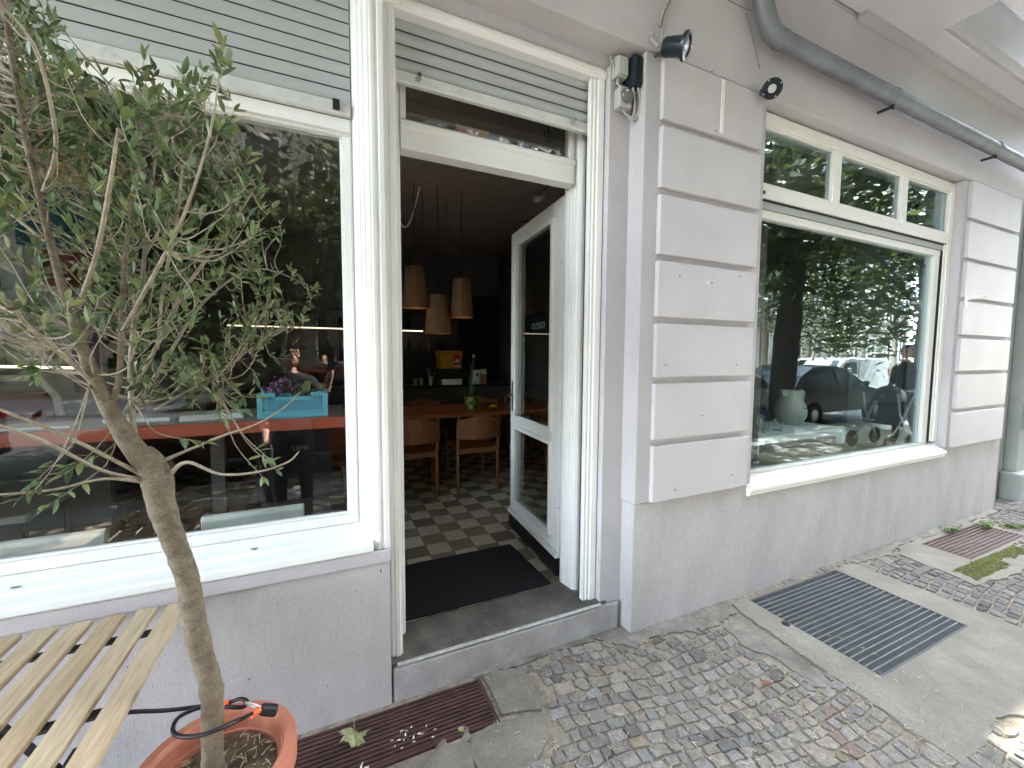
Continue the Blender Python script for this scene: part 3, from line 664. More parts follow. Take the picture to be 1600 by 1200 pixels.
# pendant lamps
SHADE = mat('pleated_straw_shade', (.22, .15, .085), .8, var=.2, scale=40, stretch=(6, 6, 1), transl=.35)
BULB = mat('warm_bulb', (1, .8, .5), .5, emit=(1, .45, .12), estr=.6)
lampdef = [(.85, 4.3, 2.04, 2.46, .125, 'straw pendant lamp hanging left, nearest the door frame'), (1.09, 4.3, 1.785, 2.19, .135, 'straw pendant lamp hanging lowest of the three, in the middle'), (1.35, 4.3, 1.965, 2.375, .122, 'straw pendant lamp hanging right, nearest the open door')]
for x, y, z0, z1, rb, lab in lampdef:
    l = thing('pendant_lamp', lab, 'pendant lamp', 'straw pendant lamps over the table')
    n = 72; h = z1-z0
    prof = [(rb*1.0, z0), (rb*.97, z0+h*.12), (rb*.90, z0+h*.4), (rb*.82, z0+h*.7), (rb*.76, z0+h*.93), (rb*.66, z1)]
    wv = [random.uniform(.96, 1.02) for _ in range(n)]
    s = MB(); vs = []
    s.lathe(prof+[(r-.006, z) for r, z in prof[::-1]], n, (x, y, 0), wob=lambda j, k: wv[j]*(1+(.02 if j % 2 else -.02)))
    s.f = [f for f in s.f if len(f) == 4]
    s.build('shade', SHADE, l, smooth=50, fix=False)
    MB().lathe([(0, -.03), (.028, -.01), (.03, .01), (.015, .05), (.012, .09)], 12, (x, y, z0+.075)).build('bulb', BULB, l, smooth=True)
    MB().tube([(x, y, z0+.16), (x, y, 3.30)], .004, 6).tube([(x, y, z1+.3), (x-.1, y+.15, 2.95), (x-.12, y+.2, 3.3)], .003, 5).build('cord', BLACK, l)
cw = MB(); cw.tube([(.66+.22*t, 4.4, 3.05-.34*math.sin(math.pi*(.1+.8*t))+.16) for t in [i/10 for i in range(11)]], .006, 6)
cw.tube([(.66, 4.4, 3.10), (.60, 4.4, 3.30)], .006, 6); cw.tube([(.88, 4.4, 3.10), (.93, 4.4, 3.30)], .006, 6)
tag(cw.build('hanging_cable', WHITE2, None, smooth=True), 'white cable drooping in a loop below the ceiling by the left pendant', 'cable')
# spoon shaped hanging lamp by the door and its cord
sp = thing('spoon_lamp', 'small spoon shaped metal reflector lamp hanging on a cord above the open door', 'lamp')
p = at(856, 292, 2.35)
MB().tube([(p.x, 2.35, 3.3), (p.x, 2.35, p.z)], .003, 6).build('cord', BLACK, sp)
dv = (at(828, 324, 2.30)-p).normalized()
MB().lathe([(0, -.01), (.014, 0), (.018, .03), (.034, .07), (.042, .115), (.034, .15), (0, .168)], 16, (p.x, 2.35, p.z), M=dv.to_track_quat('Z', 'Y').to_matrix().to_4x4(), sy=.62).build('reflector', mat('grey_enamel_reflector', (.15, .145, .14), .4), sp, smooth=True)
MB().tube([at(858+8*math.cos(a), 212+9*math.sin(a), 2.35) for a in [R(x) for x in range(60, 330, 30)]], .0025, 5).build('cord_loop', BLACK, sp)
tag(MB().tube([at(820-14*math.cos(a), 358-14*math.sin(a)*.9, 3.0) for a in [R(x) for x in range(-40, 150, 20)]], .004, 6).build('wire_hoop', BLACK, None, smooth=True), 'thin black wire hoop showing above the free corner of the door', 'wire')
pk = MB(); a, b, c, d = at(712, 193, 2.042), at(764, 206, 2.042), at(767, 222, 2.042), at(718, 216, 2.042)
pk.add([a, b, c, d, a+Vector((0, .03, .01)), b+Vector((0, .05, 0)), c+Vector((0, .05, 0)), d+Vector((0, .03, 0))], [(0, 1, 2, 3), (4, 5, 6, 7), (0, 1, 5, 4), (1, 2, 6, 5), (2, 3, 7, 6), (3, 0, 4, 7)])
tag(pk.build('paper_packet', mat('pink_paper', (.85, .42, .42), .7), None, .002), 'pink paper packet tucked behind the fanlight above the door', 'packet')

# counter and the things on it
CT = mat('grey_counter_panel', (.07, .067, .064), .6, var=.12, scale=6)
cn = thing('service_counter', 'grey fronted service counter along the back of the cafe', 'counter')
B('counter_front', CT, cn, (-2.5, 2.84, 6.0, 6.05, FZ, 1.075))
B('counter_top', BLACK, cn, (-2.52, 2.845, 5.97, 6.5, 1.078, 1.11), bevel=.004)
CZ = 1.111
YEL = mat('yellow_paper', (.62, .36, .02), .6, var=.05); REDP = mat('red_label', (.62, .03, .03), .5); WPAP = mat('white_paper', (.75, .74, .7), .7, var=.04)
yb = thing('yellow_box', 'yellow cardboard box with a red and white label above the till', 'box')
xa = 1.56; B('carton', YEL, yb, (xa, xa+.33, 6.04, 6.3, 1.36, 1.615), (xa-.015, xa+.345, 6.03, 6.31, 1.53, 1.63), bevel=.003)
B('label_panel', REDP, yb, (xa+.205, xa+.305, 6.024, 6.0285, 1.38, 1.575)); B('label_band', WPAP, yb, (xa+.205, xa+.305, 6.021, 6.0238, 1.388, 1.41), (xa+.225, xa+.285, 6.021, 6.0238, 1.45, 1.50))
B('printed_line', BLACK, yb, (xa+.03, xa+.14, 6.026, 6.0285, 1.585, 1.592))
tl = thing('till', 'low silver and black till on the back counter below the yellow box', 'till')
B('housing', BLACK, tl, (1.5, 2.0, 6.06, 6.34, 1.21, 1.355), bevel=.01); B('drawer', STEEL, tl, (1.58, 1.90, 6.03, 6.34, CZ, 1.205), bevel=.006)
def lathe_thing(name, lab, cat, prof, m, c, group=None, n=18):
    return tag(MB().lathe(prof, n, c).build(name, m, None, smooth=True), lab, cat, group)
cupg = mat('clear_tumbler', (.35, .36, .36), .15)
hw = thing('straw_cup', 'steel cup of straws and stirrers left of the till', 'cup')
MB().lathe([(.035, 0), (.038, .12), (.034, .12), (.031, .01)], 14, (1.43, 6.12, CZ)).build('cup', STEEL, hw, smooth=True)
for dx, dy in ((-.05, .02), (.0, .03), (.09, .0), (-.02, -.02)): MB().tube([(1.43, 6.12, CZ+.02), (1.43+dx, 6.12+dy, CZ+.25)], .005, 6).build('straw', WPAP, hw)
for i, x in enumerate((1.2, 1.29)): lathe_thing('tumbler', ('dark tumbler at the left end of the visible counter', 'dark tumbler between the straw cup and the door frame')[i], 'tumbler', [(.03, 0), (.035, .11), (.03, .11), (.026, .01)], cupg, (x, 6.15, CZ))
wb = thing('white_carton', 'upright white carton with a small printed square on the counter', 'carton')
B('carton', WPAP, wb, (2.10, 2.215, 6.08, 6.14, CZ, 1.335), bevel=.002); B('printed_square', BLACK, wb, (2.14, 2.18, 6.076, 6.0795, 1.24, 1.28), (2.15, 2.17, 6.076, 6.0795, 1.19, 1.2))
mk = thing('drink_carton', 'brown and white gabled drink carton at the right end of the counter', 'carton')
B('carton', mat('kraft_brown', (.35, .2, .09), .7), mk, (2.235, 2.325, 6.1, 6.18, CZ, 1.27), bevel=.002)
MB().prismx([(6.1, 1.271), (6.18, 1.271), (6.145, 1.345), (6.135, 1.345)], 2.235, 2.325).build('gable', WPAP, mk)
gm = thing('coffee_grinder', 'dark espresso grinder standing behind the counter items at right', 'grinder')
MB().lathe([(.06, 0), (.06, .18), (.05, .2), (.05, .24), (.08, .36), (.08, .38), (0, .39)], 16, (1.96, 6.36, CZ)).build('hopper', BLACK, gm, smooth=True)
B('grinder_body', BLACK, gm, (1.9, 2.02, 6.38, 6.46, CZ, CZ+.28), bevel=.01)
# back wall shelves with bottles and the LED strip
shf = thing('wall_shelves', 'dark wall shelves with glowing strip on the back wall', 'shelf')
B('shelf', DWALL, shf, (-2.0, 1.44, 6.62, 6.895, 1.955, 1.985)); B('shelf', CT, shf, (-2.0, 2.05, 6.66, 6.895, 1.615, 1.635)); B('shelf', DWALL, shf, (-2.0, 1.9, 6.66, 6.895, 2.24, 2.262))
B('light_strip', mat('led_strip', (1, .9, .75), .5, emit=(1, .82, .55), estr=.09), shf, (-1.2, 1.43, 6.63, 6.65, 1.938, 1.953))
btl = [mat('bottle_glass_'+n, c, .15) for n, c in (('green', (.02, .05, .03)), ('brown', (.05, .025, .012)), ('clear', (.2, .2, .19)), ('black', (.01, .01, .012)))]
for i in range(26):
    row = i // 13; x = -.1+(i % 13)*.165+random.uniform(-.03, .03); z = (1.636, 1.986)[row]
    if row and x > 1.35: continue
    r = random.uniform(.03, .042); h = random.uniform(.12, .26)
    tag(MB().lathe([(r, 0), (r, h*.6), (r*.35, h*.78), (r*.35, h), (0, h)], 12, (x, 6.78, z)).build('bottle', btl[i % 4], None, smooth=True),
        'dark bottle or jar standing in a row on the back wall shelves', 'bottle', 'bottles on the back wall shelves')
dd = thing('navy_door', 'dark navy door in the back wall right of the shelves', 'door')
B('door_panel', NAVY, dd, (2.2, 2.84, 6.86, 6.897, FZ, 2.5)); B('door_casing', NAVY, dd, (2.1, 2.195, 6.84, 6.897, FZ, 2.6), (2.196, 2.845, 6.84, 6.897, 2.505, 2.6))
# flower vase on the table
vs_ = thing('flower_vase', 'checked green pot holding tall green stems on the dining table', 'vase')
VX, VY, VZ = 1.60, 4.72, .916
VG = mat('vase_green', (.05, .12, .045), .3); VY_ = mat('vase_yellow_green', (.30, .33, .08), .3)
vb = MB(); n = 24
pr_ = [(.075, 0), (.078, .05), (.08, .10), (.082, .145)]
vb.lathe(pr_, n, (VX, VY, VZ)); vb.m = [((f[0] % n)//3+(f[0]//n)) % 2 for f in vb.f]
vb.build('pot', [VG, VY_], vs_, smooth=True)
lv = MB()
for i in range(26):
    a = random.random()*6.28; l = random.uniform(.08, .15); d = Vector((math.cos(a), math.sin(a), random.uniform(.2, .9))).normalized(); q = Vector((VX, VY, VZ+.13)); w = d.cross(Vector((0, 0, 1))).normalized()*.018
    lv.add([q, q+d*l*.5+w, q+d*l, q+d*l*.5-w], [(0, 1, 2, 3)])
lv.build('foliage', LEAFS[0], vs_, fix=False)
for dx, h in ((.0, .52), (.03, .62), (-.03, .40), (.05, .33)):
    MB().tube([(VX, VY, VZ+.08), (VX+dx*.4, VY, VZ+.3*h/.5), (VX+dx, VY, VZ+h)], .006, 6).build('stem', VG, vs_, smooth=True)
MB().lathe([(0, -.02), (.022, 0), (.018, .02), (0, .03)], 8, (VX+.03, VY, VZ+.63)).build('bud', VY_, vs_, smooth=True)
bn = MB(); q = atz(770, 635, .93)
for k in range(3): bn.tube([(q.x-.05+.03*k, q.y, .93), (q.x, q.y+.01*k, .945), (q.x+.05-.02*k, q.y-.02, .93)], [.006, .014, .006], 7)
tag(bn.build('yellow_peppers', YEL, None, smooth=True), 'few small yellow chillies lying on the table right of the vase', 'chillies')

# window bar with red edge, crate, stools ---------------------------------
RED = mat('red_table_edge', (.42, .095, .05), .4, var=.08); TOPW = mat('pale_laminate', (.36, .36, .35), .3, var=.05)
rt = thing('bar_table', 'long bar height table with a red front edge behind the large window', 'table')
B('tabletop', TOPW, rt, (-3.0, .10, 2.755, 3.40, 1.145, 1.172)); B('red_edge', RED, rt, (-3.0, .10, 2.72, 2.754, 1.105, 1.173), bevel=.004)
B('end_strip', CHROME, rt, (.101, .112, 2.72, 3.40, 1.14, 1.176))
for x in (-2.8, -.62): B('leg', DWALL, rt, (x-.035, x+.035, 3.0, 3.07, FZ, 1.144))
for k, (x, y, a) in enumerate(((-1.35, 2.9, 4), (-.95, 3.0, -6), (-.62, 2.95, 8))):
    M_ = Matrix.Translation((x, y, 1.174)) @ Matrix.Rotation(R(a), 4, 'Z')
    tag(MB().box(-.15, .15, -.1, .1, 0, .012+.01*k, 0, M_).build('paper_stack', WPAP, None, .001), ('thin stack of white paper at the left on the bar table', 'white paper stack in the middle of the bar table', 'thicker white paper pile next to the blue crate')[k], 'paper')
CRT = mat('sky_blue_plastic', (.16, .48, .62), .4, var=.05)
cr = thing('blue_crate', 'light blue plastic folding crate with flowers on the bar table', 'crate')
cx0, cx1, cy0, cy1, cz = -.375, .005, 2.79, 3.06, 1.174
ch_ = .148
def crate_side(name, P0, P1, inw):
    P0 = Vector(P0); P1 = Vector(P1); L_ = (P1-P0).length; d = (P1-P0).normalized(); n_ = Vector(inw)
    M_ = Matrix(((d.x, n_.x, 0, P0.x), (d.y, n_.y, 0, P0.y), (0, 0, 1, P0.z), (0, 0, 0, 1)))
    s = MB(); f = L_/.38
    s.box(0, L_, 0, .012, 0, .034, 0, M_)                       # solid foot band
    s.box(0, L_*.07, 0, .014, .0345, .142, 0, M_); s.box(L_*.93, L_, 0, .014, .0345, .142, 0, M_)
    s.box(L_*.072, L_*.25, 0, .016, .128, .150, 0, M_); s.box(L_*.75, L_*.928, 0, .016, .128, .150, 0, M_)
    s.box(L_*.252, L_*.748, 0, .016, .108, .126, 0, M_)
    s.box(L_*.072, L_*.928, .001, .010, .035, .044, 0, M_)
    nx = max(6, int(22*f))
    for i in range(nx+1):                                        # lattice
        u = L_*(.075+.85*i/nx); s.box(u-.0028, u+.0028, .002, .008, .0445, .1075 if .25 < (.075+.85*i/nx) < .75 else .1275, 0, M_)
    for k in range(5):
        z = .055+k*.0125; s.box(L_*.072, L_*.928, .0025, .0075, z-.0028, z+.0028, 0, M_)
    return s.build(name, CRT, cr)
crate_side('side_panel', (cx0, cy0, cz), (cx1, cy0, cz), (0, 1, 0)); crate_side('side_panel', (cx0, cy1, cz), (cx1, cy1, cz), (0, -1, 0))
crate_side('end_panel', (cx0, cy0+.013, cz), (cx0, cy1-.013, cz), (1, 0, 0)); crate_side('end_panel', (cx1, cy0+.013, cz), (cx1, cy1-.013, cz), (-1, 0, 0))
B('crate_base', CRT, cr, (cx0+.013, cx1-.013, cy0+.013, cy1-.013, cz, cz+.01))
fl = thing('purple_flowers', 'purple flowers with green leaves growing in the blue crate', 'flowers')
s = MB()
for i in range(90):
    q = Vector((random.gauss(-.26, .04), random.gauss(2.92, .04), 1.36+random.gauss(0, .022))); r = .011
    a = random.random()*3
    s.lathe([(r*1.2, 0), (r*.6, .006), (0, .01)], 5, q, M=Matrix.Rotation(a, 4, 'X') @ Matrix.Rotation(a*2, 4, 'Y'))
s.build('blossoms', mat('purple_petals', (.26, .11, .25), .6), fl, fix=False)
s = MB()
for i in range(16):
    q = Vector((random.uniform(-.3, -.06), 2.9, 1.28)); s.tube([q, q+Vector((random.uniform(-.03, .03), 0, .1))], .003, 4)
s.build('stems', LEAFS[1], fl)
for i in range(9):
    q = Vector((random.uniform(-.2, -.05), random.uniform(2.82, 2.95), random.uniform(1.28, 1.36))); a = random.uniform(-1, 4); d = Vector((math.cos(a), .2*math.sin(a), .5)).normalized()*.07; w = Vector((-d.z, 0, d.x))*.35
    MB().add([q, q+d*.5+w, q+d, q+d*.5-w+Vector((0, -.01, 0))], [(0, 1, 2, 3)]).build('leaf', LEAFS[2], fl, fix=False)
SEATW = mat('white_translucent_seat', (.72, .74, .68), .35)
def stool(x, lab):
    t = thing('bar_stool', lab, 'stool', 'white backed bar stools')
    MB().prismx([(2.158, .772), (2.155, .815), (2.164, .832), (2.182, .836), (2.196, .826), (2.200, .80), (2.190, .772)], x, x+.405).build('backrest', SEATW, t, .004, smooth=30)
    MB().box(x+.01, x+.395, 2.21, 2.56, .57, .60).build('seat', BLACK, t, .01)
    for sx in (x+.012, x+.393):
        for y in (2.18, 2.53): MB().tube([(sx, y, .775 if y < 2.3 else .569), (sx, y, FZ)], .010, 8).build('leg', CHROME, t, smooth=True)
    MB().tube([(x+.015, 2.18, .4), (x+.39, 2.18, .4)], .009, 8).build('footrest', CHROME, t, smooth=True)
stool(-.517, 'white backed bar stool near the window corner, right of the tree trunk'); stool(-1.24, 'white backed bar stool behind the folding table, left of the tree trunk')
wc = thing('white_chair', 'moulded white chair with dark red cushion at the far left of the cafe', 'chair')
s = MB(); q = [(-.24, .95), (-.2, 1.28), (-.12, 1.4), (.12, 1.4), (.2, 1.28), (.24, .95)]
s.tube([(-1.75+a, 3.52, b) for a, b in q], .022, 8)
s.build('chair_frame', WHITE2, wc, smooth=True)
B('cushion', mat('dark_red_fabric', (.16, .015, .015), .8), wc, (-1.93, -1.57, 3.50, 3.55, .98, 1.32), bevel=.02)
B('seat', WHITE2, wc, (-1.98, -1.52, 3.1, 3.55, .62, .66), bevel=.01)
for sx in (-1.96, -1.54):
    for y in (3.13, 3.52): MB().tube([(sx, y, .62), (sx, y, FZ)], .014, 8).build('leg', CHROME, wc)
# painted wall on the left: plain colour fields
mw = thing('painted_partition', 'partition with plain orange, teal, red, purple and pale colour fields at the left', 'partition')
B('panel', GREYW, mw, (-4.9, -1.36, 3.62, 3.70, FZ, 3.29))
cols = [((.75, .33, .03), -1.80, -1.38, 2.62, 3.0), ((.02, .10, .15), -1.72, -1.37, 2.22, 2.60), ((.14, .014, .012), -1.62, -1.37, 1.98, 2.2), ((.10, .025, .10), -1.50, -1.37, 1.30, 1.96), ((.40, .45, .48), -2.6, -1.70, 1.7, 2.3), ((.45, .10, .03), -2.4, -1.85, 2.7, 3.1), ((.12, .14, .10), -2.6, -1.55, .75, 1.10)]
for i, (c, a, b, z0, z1) in enumerate(cols):
    MB().box(a, b, 3.6+.002*i, 3.619, z0, z1).build('colour_field', mat('field_%d' % i, c, .7, var=.25, scale=8), mw)
tg = thing('tube_light', 'slim bright tube light hanging low at the left behind the olive branches', 'light')
MB().tube([(-1.75, 3.4, 1.475), (-1.30, 3.4, 1.46)], .008, 8).build('tube', mat('tube_glow', (1, .9, .75), .5, emit=(1, .85, .6), estr=.09), tg, smooth=True)
MB().tube([(-1.7, 3.4, 1.48), (-1.7, 3.4, 3.3)], .002, 5).tube([(-1.35, 3.4, 1.47), (-1.35, 3.4, 3.3)], .002, 5).build('cord', BLACK, tg)
lb = thing('black_crate', 'black crate with pale letters LEME standing on the floor under the bar table', 'crate')
p = at(470, 700, 3.3)
B('carton', BLACK, lb, (p.x-.28, p.x+.2, 3.3, 3.6, .5, 1.06), bevel=.005)
B('stand', DWALL, lb, (p.x-.26, p.x+.18, 3.32, 3.58, FZ, .499))
text('lettering', 'LEME', .048, mat('faded_print', (.30, .30, .29), .8), lb, Matrix.Translation((p.x, 3.2985, p.z)) @ Matrix.Rotation(R(90), 4, 'X'), .001)

# display in the right window ------------------------------------------------
PINE = mat('pine_board', (.46, .33, .19), .55, var=.22, scale=5, stretch=(1, 14, 14), bump=.1)
ds = thing('display_shelf', 'wide raw pine board forming the display shelf inside the right window', 'shelf')
for k in range(4): B('board', PINE, ds, (2.985, 5.9, 1.862+k*.22, 1.862+k*.22+.218, .757, .787), bevel=.002)
B('bracket', DWALL, ds, (3.2, 3.24, 1.9, 2.6, .14, .756), (5.4, 5.44, 1.9, 2.6, .14, .756))
WB = mat('white_furniture_paint', (.88, .9, .89), .4, var=.04)
be = thing('white_display_bench', 'small white bench standing on the pine shelf in the right window', 'bench')
B('bench_top', WB, be, (2.99, 4.20, 2.06, 2.68, .912, .934), bevel=.003); B('apron', WB, be, (3.045, 4.145, 2.075, 2.09, .872, .911), (3.045, 4.145, 2.65, 2.665, .872, .911))
for x in (2.99, 4.15):
    for y in (2.06, 2.63): B('leg', WB, be, (x, x+.05, y, y+.05, .788, .911), bevel=.002)
jg = thing('pottery_jug', 'grey green glazed jug with a loop handle on the white bench', 'jug')
JM = mat('grey_green_glaze', (.44, .47, .44), .3, var=.1, scale=8)
JX, JY, JZ = 3.93, 2.38, .935
MB().lathe([(.08, 0), (.10, .02), (.128, .08), (.132, .13), (.115, .19), (.088, .24), (.085, .285), (.095, .315), (.088, .315), (.078, .285), (.08, .24)], 28, (JX, JY, JZ)).build('body', JM, jg, smooth=True)
MB().prism([(JX-.125, JY), (JX-.07, JY-.03), (JX-.07, JY+.03)], JZ+.27, JZ+.312).build('spout', JM, jg, .004)
MB().tube([(JX+.08, JY, JZ+.27), (JX+.14, JY, JZ+.315), (JX+.19, JY, JZ+.29), (JX+.18, JY, JZ+.23), (JX+.118, JY, JZ+.17)], .011, 8).build('handle', JM, jg, smooth=True)
B('mark', BLACK, jg, (JX-.02, JX+.015, JY-.134, JY-.129, JZ+.155, JZ+.162))
GLS = glassmat('tumbler_glass', .12, (.9, .95, .95), 2.5)
for i, (x, y) in enumerate(((3.25, 2.2), (3.36, 2.24), (3.47, 2.2), (3.30, 2.34), (3.42, 2.36))):
    tag(MB().lathe([(.043, 0), (.046, .085), (.043, .085), (.040, .006), (0, .006)], 18, (x, y, .935)).build('tumbler', GLS, None, smooth=True), 'low clear tumbler in the cluster at the left end of the white bench', 'tumbler', 'clear tumblers on the white bench')
bw = thing('napkin_bowl', 'shallow dark bowl with a bundled navy cloth behind the jug', 'bowl')
MB().lathe([(.06, 0), (.17, .05), (.165, .055), (.05, .01)], 24, (3.62, 2.52, .935)).build('bowl', mat('dark_glaze', (.05, .055, .06), .3), bw, smooth=True)
MB().lathe([(.12, .03), (.15, .07), (.12, .12), (.06, .15), (0, .14)], 16, (3.62, 2.52, .935), wob=lambda j, k: random.uniform(.8, 1.15)).build('napkin', mat('navy_cloth', (.015, .03, .06), .9), bw, smooth=True)
po = thing('room_post', 'dark vertical post inside the room behind the right window', 'post')
B('shaft', DWALL, po, (5.98, 6.14, 2.98, 3.10, .14, 3.29), bevel=.005)
cu = thing('pale_screen', 'pale folded screen standing at the right inside the display window', 'screen')
B('screen_panel', GREYW, cu, (6.05, 6.09, 1.9, 2.4, .14, 2.9), (6.02, 6.05, 2.42, 2.95, .14, 2.9), bevel=.004)

# ================================================================== FACADE FITTINGS
pipe = thing('drainpipe', 'weathered zinc rainwater pipe running along the facade above the right window', 'pipe')
PX, PY_, PZ, pr0 = 2.36, 1.615, 3.36, .051
arc = [(PX-.0+0.16*(1-math.cos(a))-.14, PY_, PZ+.30-.30*math.sin(a)) for a in [R(x) for x in range(0, 91, 10)]]
MB().tube([(PX-.14, PY_, 5.2), (PX-.14, PY_, PZ+.5)]+arc[:1]+arc[1:-1]+[(PX+.06, PY_, PZ-.0)], pr0, 20).build('elbow', ZINC, pipe, smooth=True)
MB().tube([(PX+.055, PY_, PZ), (3.60, PY_, PZ-.002), (8.5, PY_, PZ-.02)], pr0*.96, 20).build('pipe_run', ZINC, pipe, smooth=True)
for x in (PX+.045, 3.62, 5.30): MB().tube([(x-.02, PY_, PZ), (x+.02, PY_, PZ)], pr0*1.045, 20).build('collar', ZINC, pipe, smooth=True)
for x in (3.62, 5.30):
    MB().box(x-.010, x+.010, 1.618, 1.70, PZ-.074, PZ-.060).box(x-.008, x+.008, 1.606, 1.617, PZ-.085, PZ-.055).build('bracket', BLACK, pipe)
NVB = mat('dark_blue_black_enamel', (.012, .02, .027), .3)
LENS = mat('lamp_lens', (.5, .52, .5), .12)
def spot(name_label, base, axis, length, rad, brk):
    t = thing('spotlight', name_label, 'spotlight', 'black spotlights over the shopfront')
    ax = Vector(axis).normalized(); q = ax.to_track_quat('Z', 'Y').to_matrix().to_4x4(); b = Vector(base)
    MB().lathe([(rad*.6, 0), (rad*.7, .01), (rad*.72, length*.75), (rad*.75, length*.8)], 24, b, M=q).build('housing', NVB, t, smooth=True)
    MB().lathe([(rad*.75, length*.8), (rad, length*.85), (rad, length*.98), (rad*.92, length), (rad*.72, length), (rad*.70, length*.93)], 24, b, M=q).build('rim', NVB, t, smooth=True)
    MB().lathe([(rad*.34, length*.962), (rad*.71, length*.94)], 24, b, M=q).build('reflector_ring', NVB, t, smooth=True)
    MB().lathe([(0, length*.99), (rad*.40, length*.98), (rad*.40, length*.94)], 24, b, M=q).build('lens', LENS, t, smooth=True)
    for k in range(4):
        a = k*math.pi/2+.5; MB().lathe([(.005, 0), (.004, .003), (0, .004)], 6, b+(q @ Vector((rad*.86*math.cos(a), rad*.86*math.sin(a), length))), M=q).build('screw', STEEL, t)
    MB().bar(*brk, .028, .012).build('bracket', NVB, t, .003)
    return t
spot('black spotlight nearest the junction boxes, seen from its side', at(1037, 74, 1.60), (.52, -.79, -.30), .115, .060, (at(1040, 76, 1.585), at(1026, 88, 1.71)))
spot('black spotlight at the window corner of the pilaster, facing the street', at(1200, 142, 1.665), (-.60, -.66, -.40), .10, .053, (at(1192, 140, 1.62), at(1190, 150, 1.70)))
jb = thing('junction_box', 'small pale grey junction box beside the black transformer', 'junction box')
a = at(972, 106, 1.80)
GREYP = mat('pale_grey_plastic', (.42, .43, .40), .5, var=.06)
B('box_body', GREYP, jb, (1.385, 1.452, 1.775, 1.823, 2.985, 3.085), bevel=.006); B('box_lid', GREYP, jb, (1.388, 1.449, 1.765, 1.7745, 2.99, 3.08), bevel=.004)
tf = thing('transformer', 'ribbed black transformer mounted right of the junction box', 'transformer')
B('body', NVB, tf, (1.458, 1.512, 1.735, 1.823, 2.935, 3.088), bevel=.006)
for k in range(4): B('fin', NVB, tf, (1.46+k*.013, 1.467+k*.013, 1.727, 1.7345, 2.945, 3.08))
sw = thing('dusk_sensor', 'small grey box with a round sensor dome below the junction box', 'sensor')
B('box_body', GREYP, sw, (1.40, 1.475, 1.765, 1.823, 2.835, 2.935), bevel=.006)
MB().lathe([(.036, 0), (.036, .008), (.030, .018), (.014, .025), (0, .026)], 20, (1.437, 1.764, 2.888), M=Matrix.Rotation(R(90), 4, 'X')).build('sensor_dome', mat('smoky_dome', (.12, .135, .13), .15), sw, smooth=True)
MB().lathe([(.010, 0), (0, .004)], 10, (1.428, 1.742, 2.897), M=Matrix.Rotation(R(90), 4, 'X')).build('sensor_eye', WPAP, sw)
WIRE = mat('grey_cable_sheath', (.36, .35, .34), .5)
def cable(lab, pts, r=.006, m=WIRE):
    # smooth through points
    P = [Vector(p) for p in pts]; out = []
    for i in range(len(P)-1):
        p0, p1, p2, p3 = P[max(i-1, 0)], P[i], P[i+1], P[min(i+2, len(P)-1)]
        for k in range(6):
            t = k/6; out.append(.5*((2*p1)+(p2-p0)*t+(2*p0-5*p1+4*p2-p3)*t*t+(3*p1-p0-3*p2+p3)*t**3))
    out.append(P[-1])
    return tag(MB().tube(out, r, 8).build('cable', m, None, smooth=True), lab, 'cable', 'cables around the junction boxes')
cable('grey cable arching from the transformer over the pilaster to the spotlight', [(1.47, 1.78, 3.085), (1.48, 1.76, 3.14), (1.53, 1.69, 3.17), at(1018, 62, 1.685), at(1030, 72, 1.64)], .008)
cable('grey cable looping from the transformer down to the dusk sensor', [(1.475, 1.76, 2.936), (1.49, 1.76, 2.86), (1.485, 1.77, 2.80), (1.45, 1.785, 2.815), (1.44, 1.79, 2.836)], .006)
cable('second grey cable hanging in a longer loop below the transformer', [(1.50, 1.75, 2.936), (1.515, 1.75, 2.87), (1.505, 1.765, 2.79), (1.46, 1.78, 2.795)], .006)
cable('short grey cable between junction box and dusk sensor', [(1.41, 1.80, 2.984), (1.405, 1.795, 2.96), (1.425, 1.79, 2.936)], .006)
cable('thin grey cable curling up at the left of the junction box', [(1.386, 1.80, 3.03), (1.36, 1.80, 3.08), (1.375, 1.81, 3.095), (1.40, 1.80, 3.087)], .005)
cable('grey cable rising up the wall from the left spotlight', [at(1035, 70, 1.66), at(1035, 45, 1.692), at(1040, 22, 1.692), at(1052, -5, 1.692), at(1075, -60, 1.692)], .006)
cable('second grey cable clipped beside the rising one', [at(1030, 40, 1.692), at(1038, 15, 1.692), at(1046, -5, 1.692), at(1068, -60, 1.692)], .007)

# ================================================================== GRATES
gt = thing('bar_grating', 'large grey walkway grating set in the concrete slab under the right window', 'grating')
B('edge_frame', GALV, gt, (G1[0], G1[1], G1[2], G1[2]+.012, -.05, .002), (G1[0], G1[1], G1[3]-.012, G1[3], -.05, .002), (G1[0], G1[0]+.006, G1[2]+.0125, G1[3]-.0125, -.05, .002), (G1[1]-.006, G1[1], G1[2]+.0125, G1[3]-.0125, -.05, .002))
nb = 21
GL2 = mat('grating_bearing_bar', (.27, .295, .295), .5, .4, var=.15)
for k in range(1, nb):
    y = G1[2]+.012+(G1[3]-G1[2]-.024)*k/nb
    MB().box(G1[0]+.0065, G1[1]-.0065, y-.0022, y+.0022, -.045, .003).build('bearing_bar', GL2, gt)
s = MB(); nx = 84
for k in range(1, nx):
    x = G1[0]+.006+(G1[1]-G1[0]-.012)*k/nx; s.box(x-.0017, x+.0017, G1[2]+.013, G1[3]-.013, -.03, -.002)
s.build('cross_bars', GALV, gt)['kind'] = 'stuff'
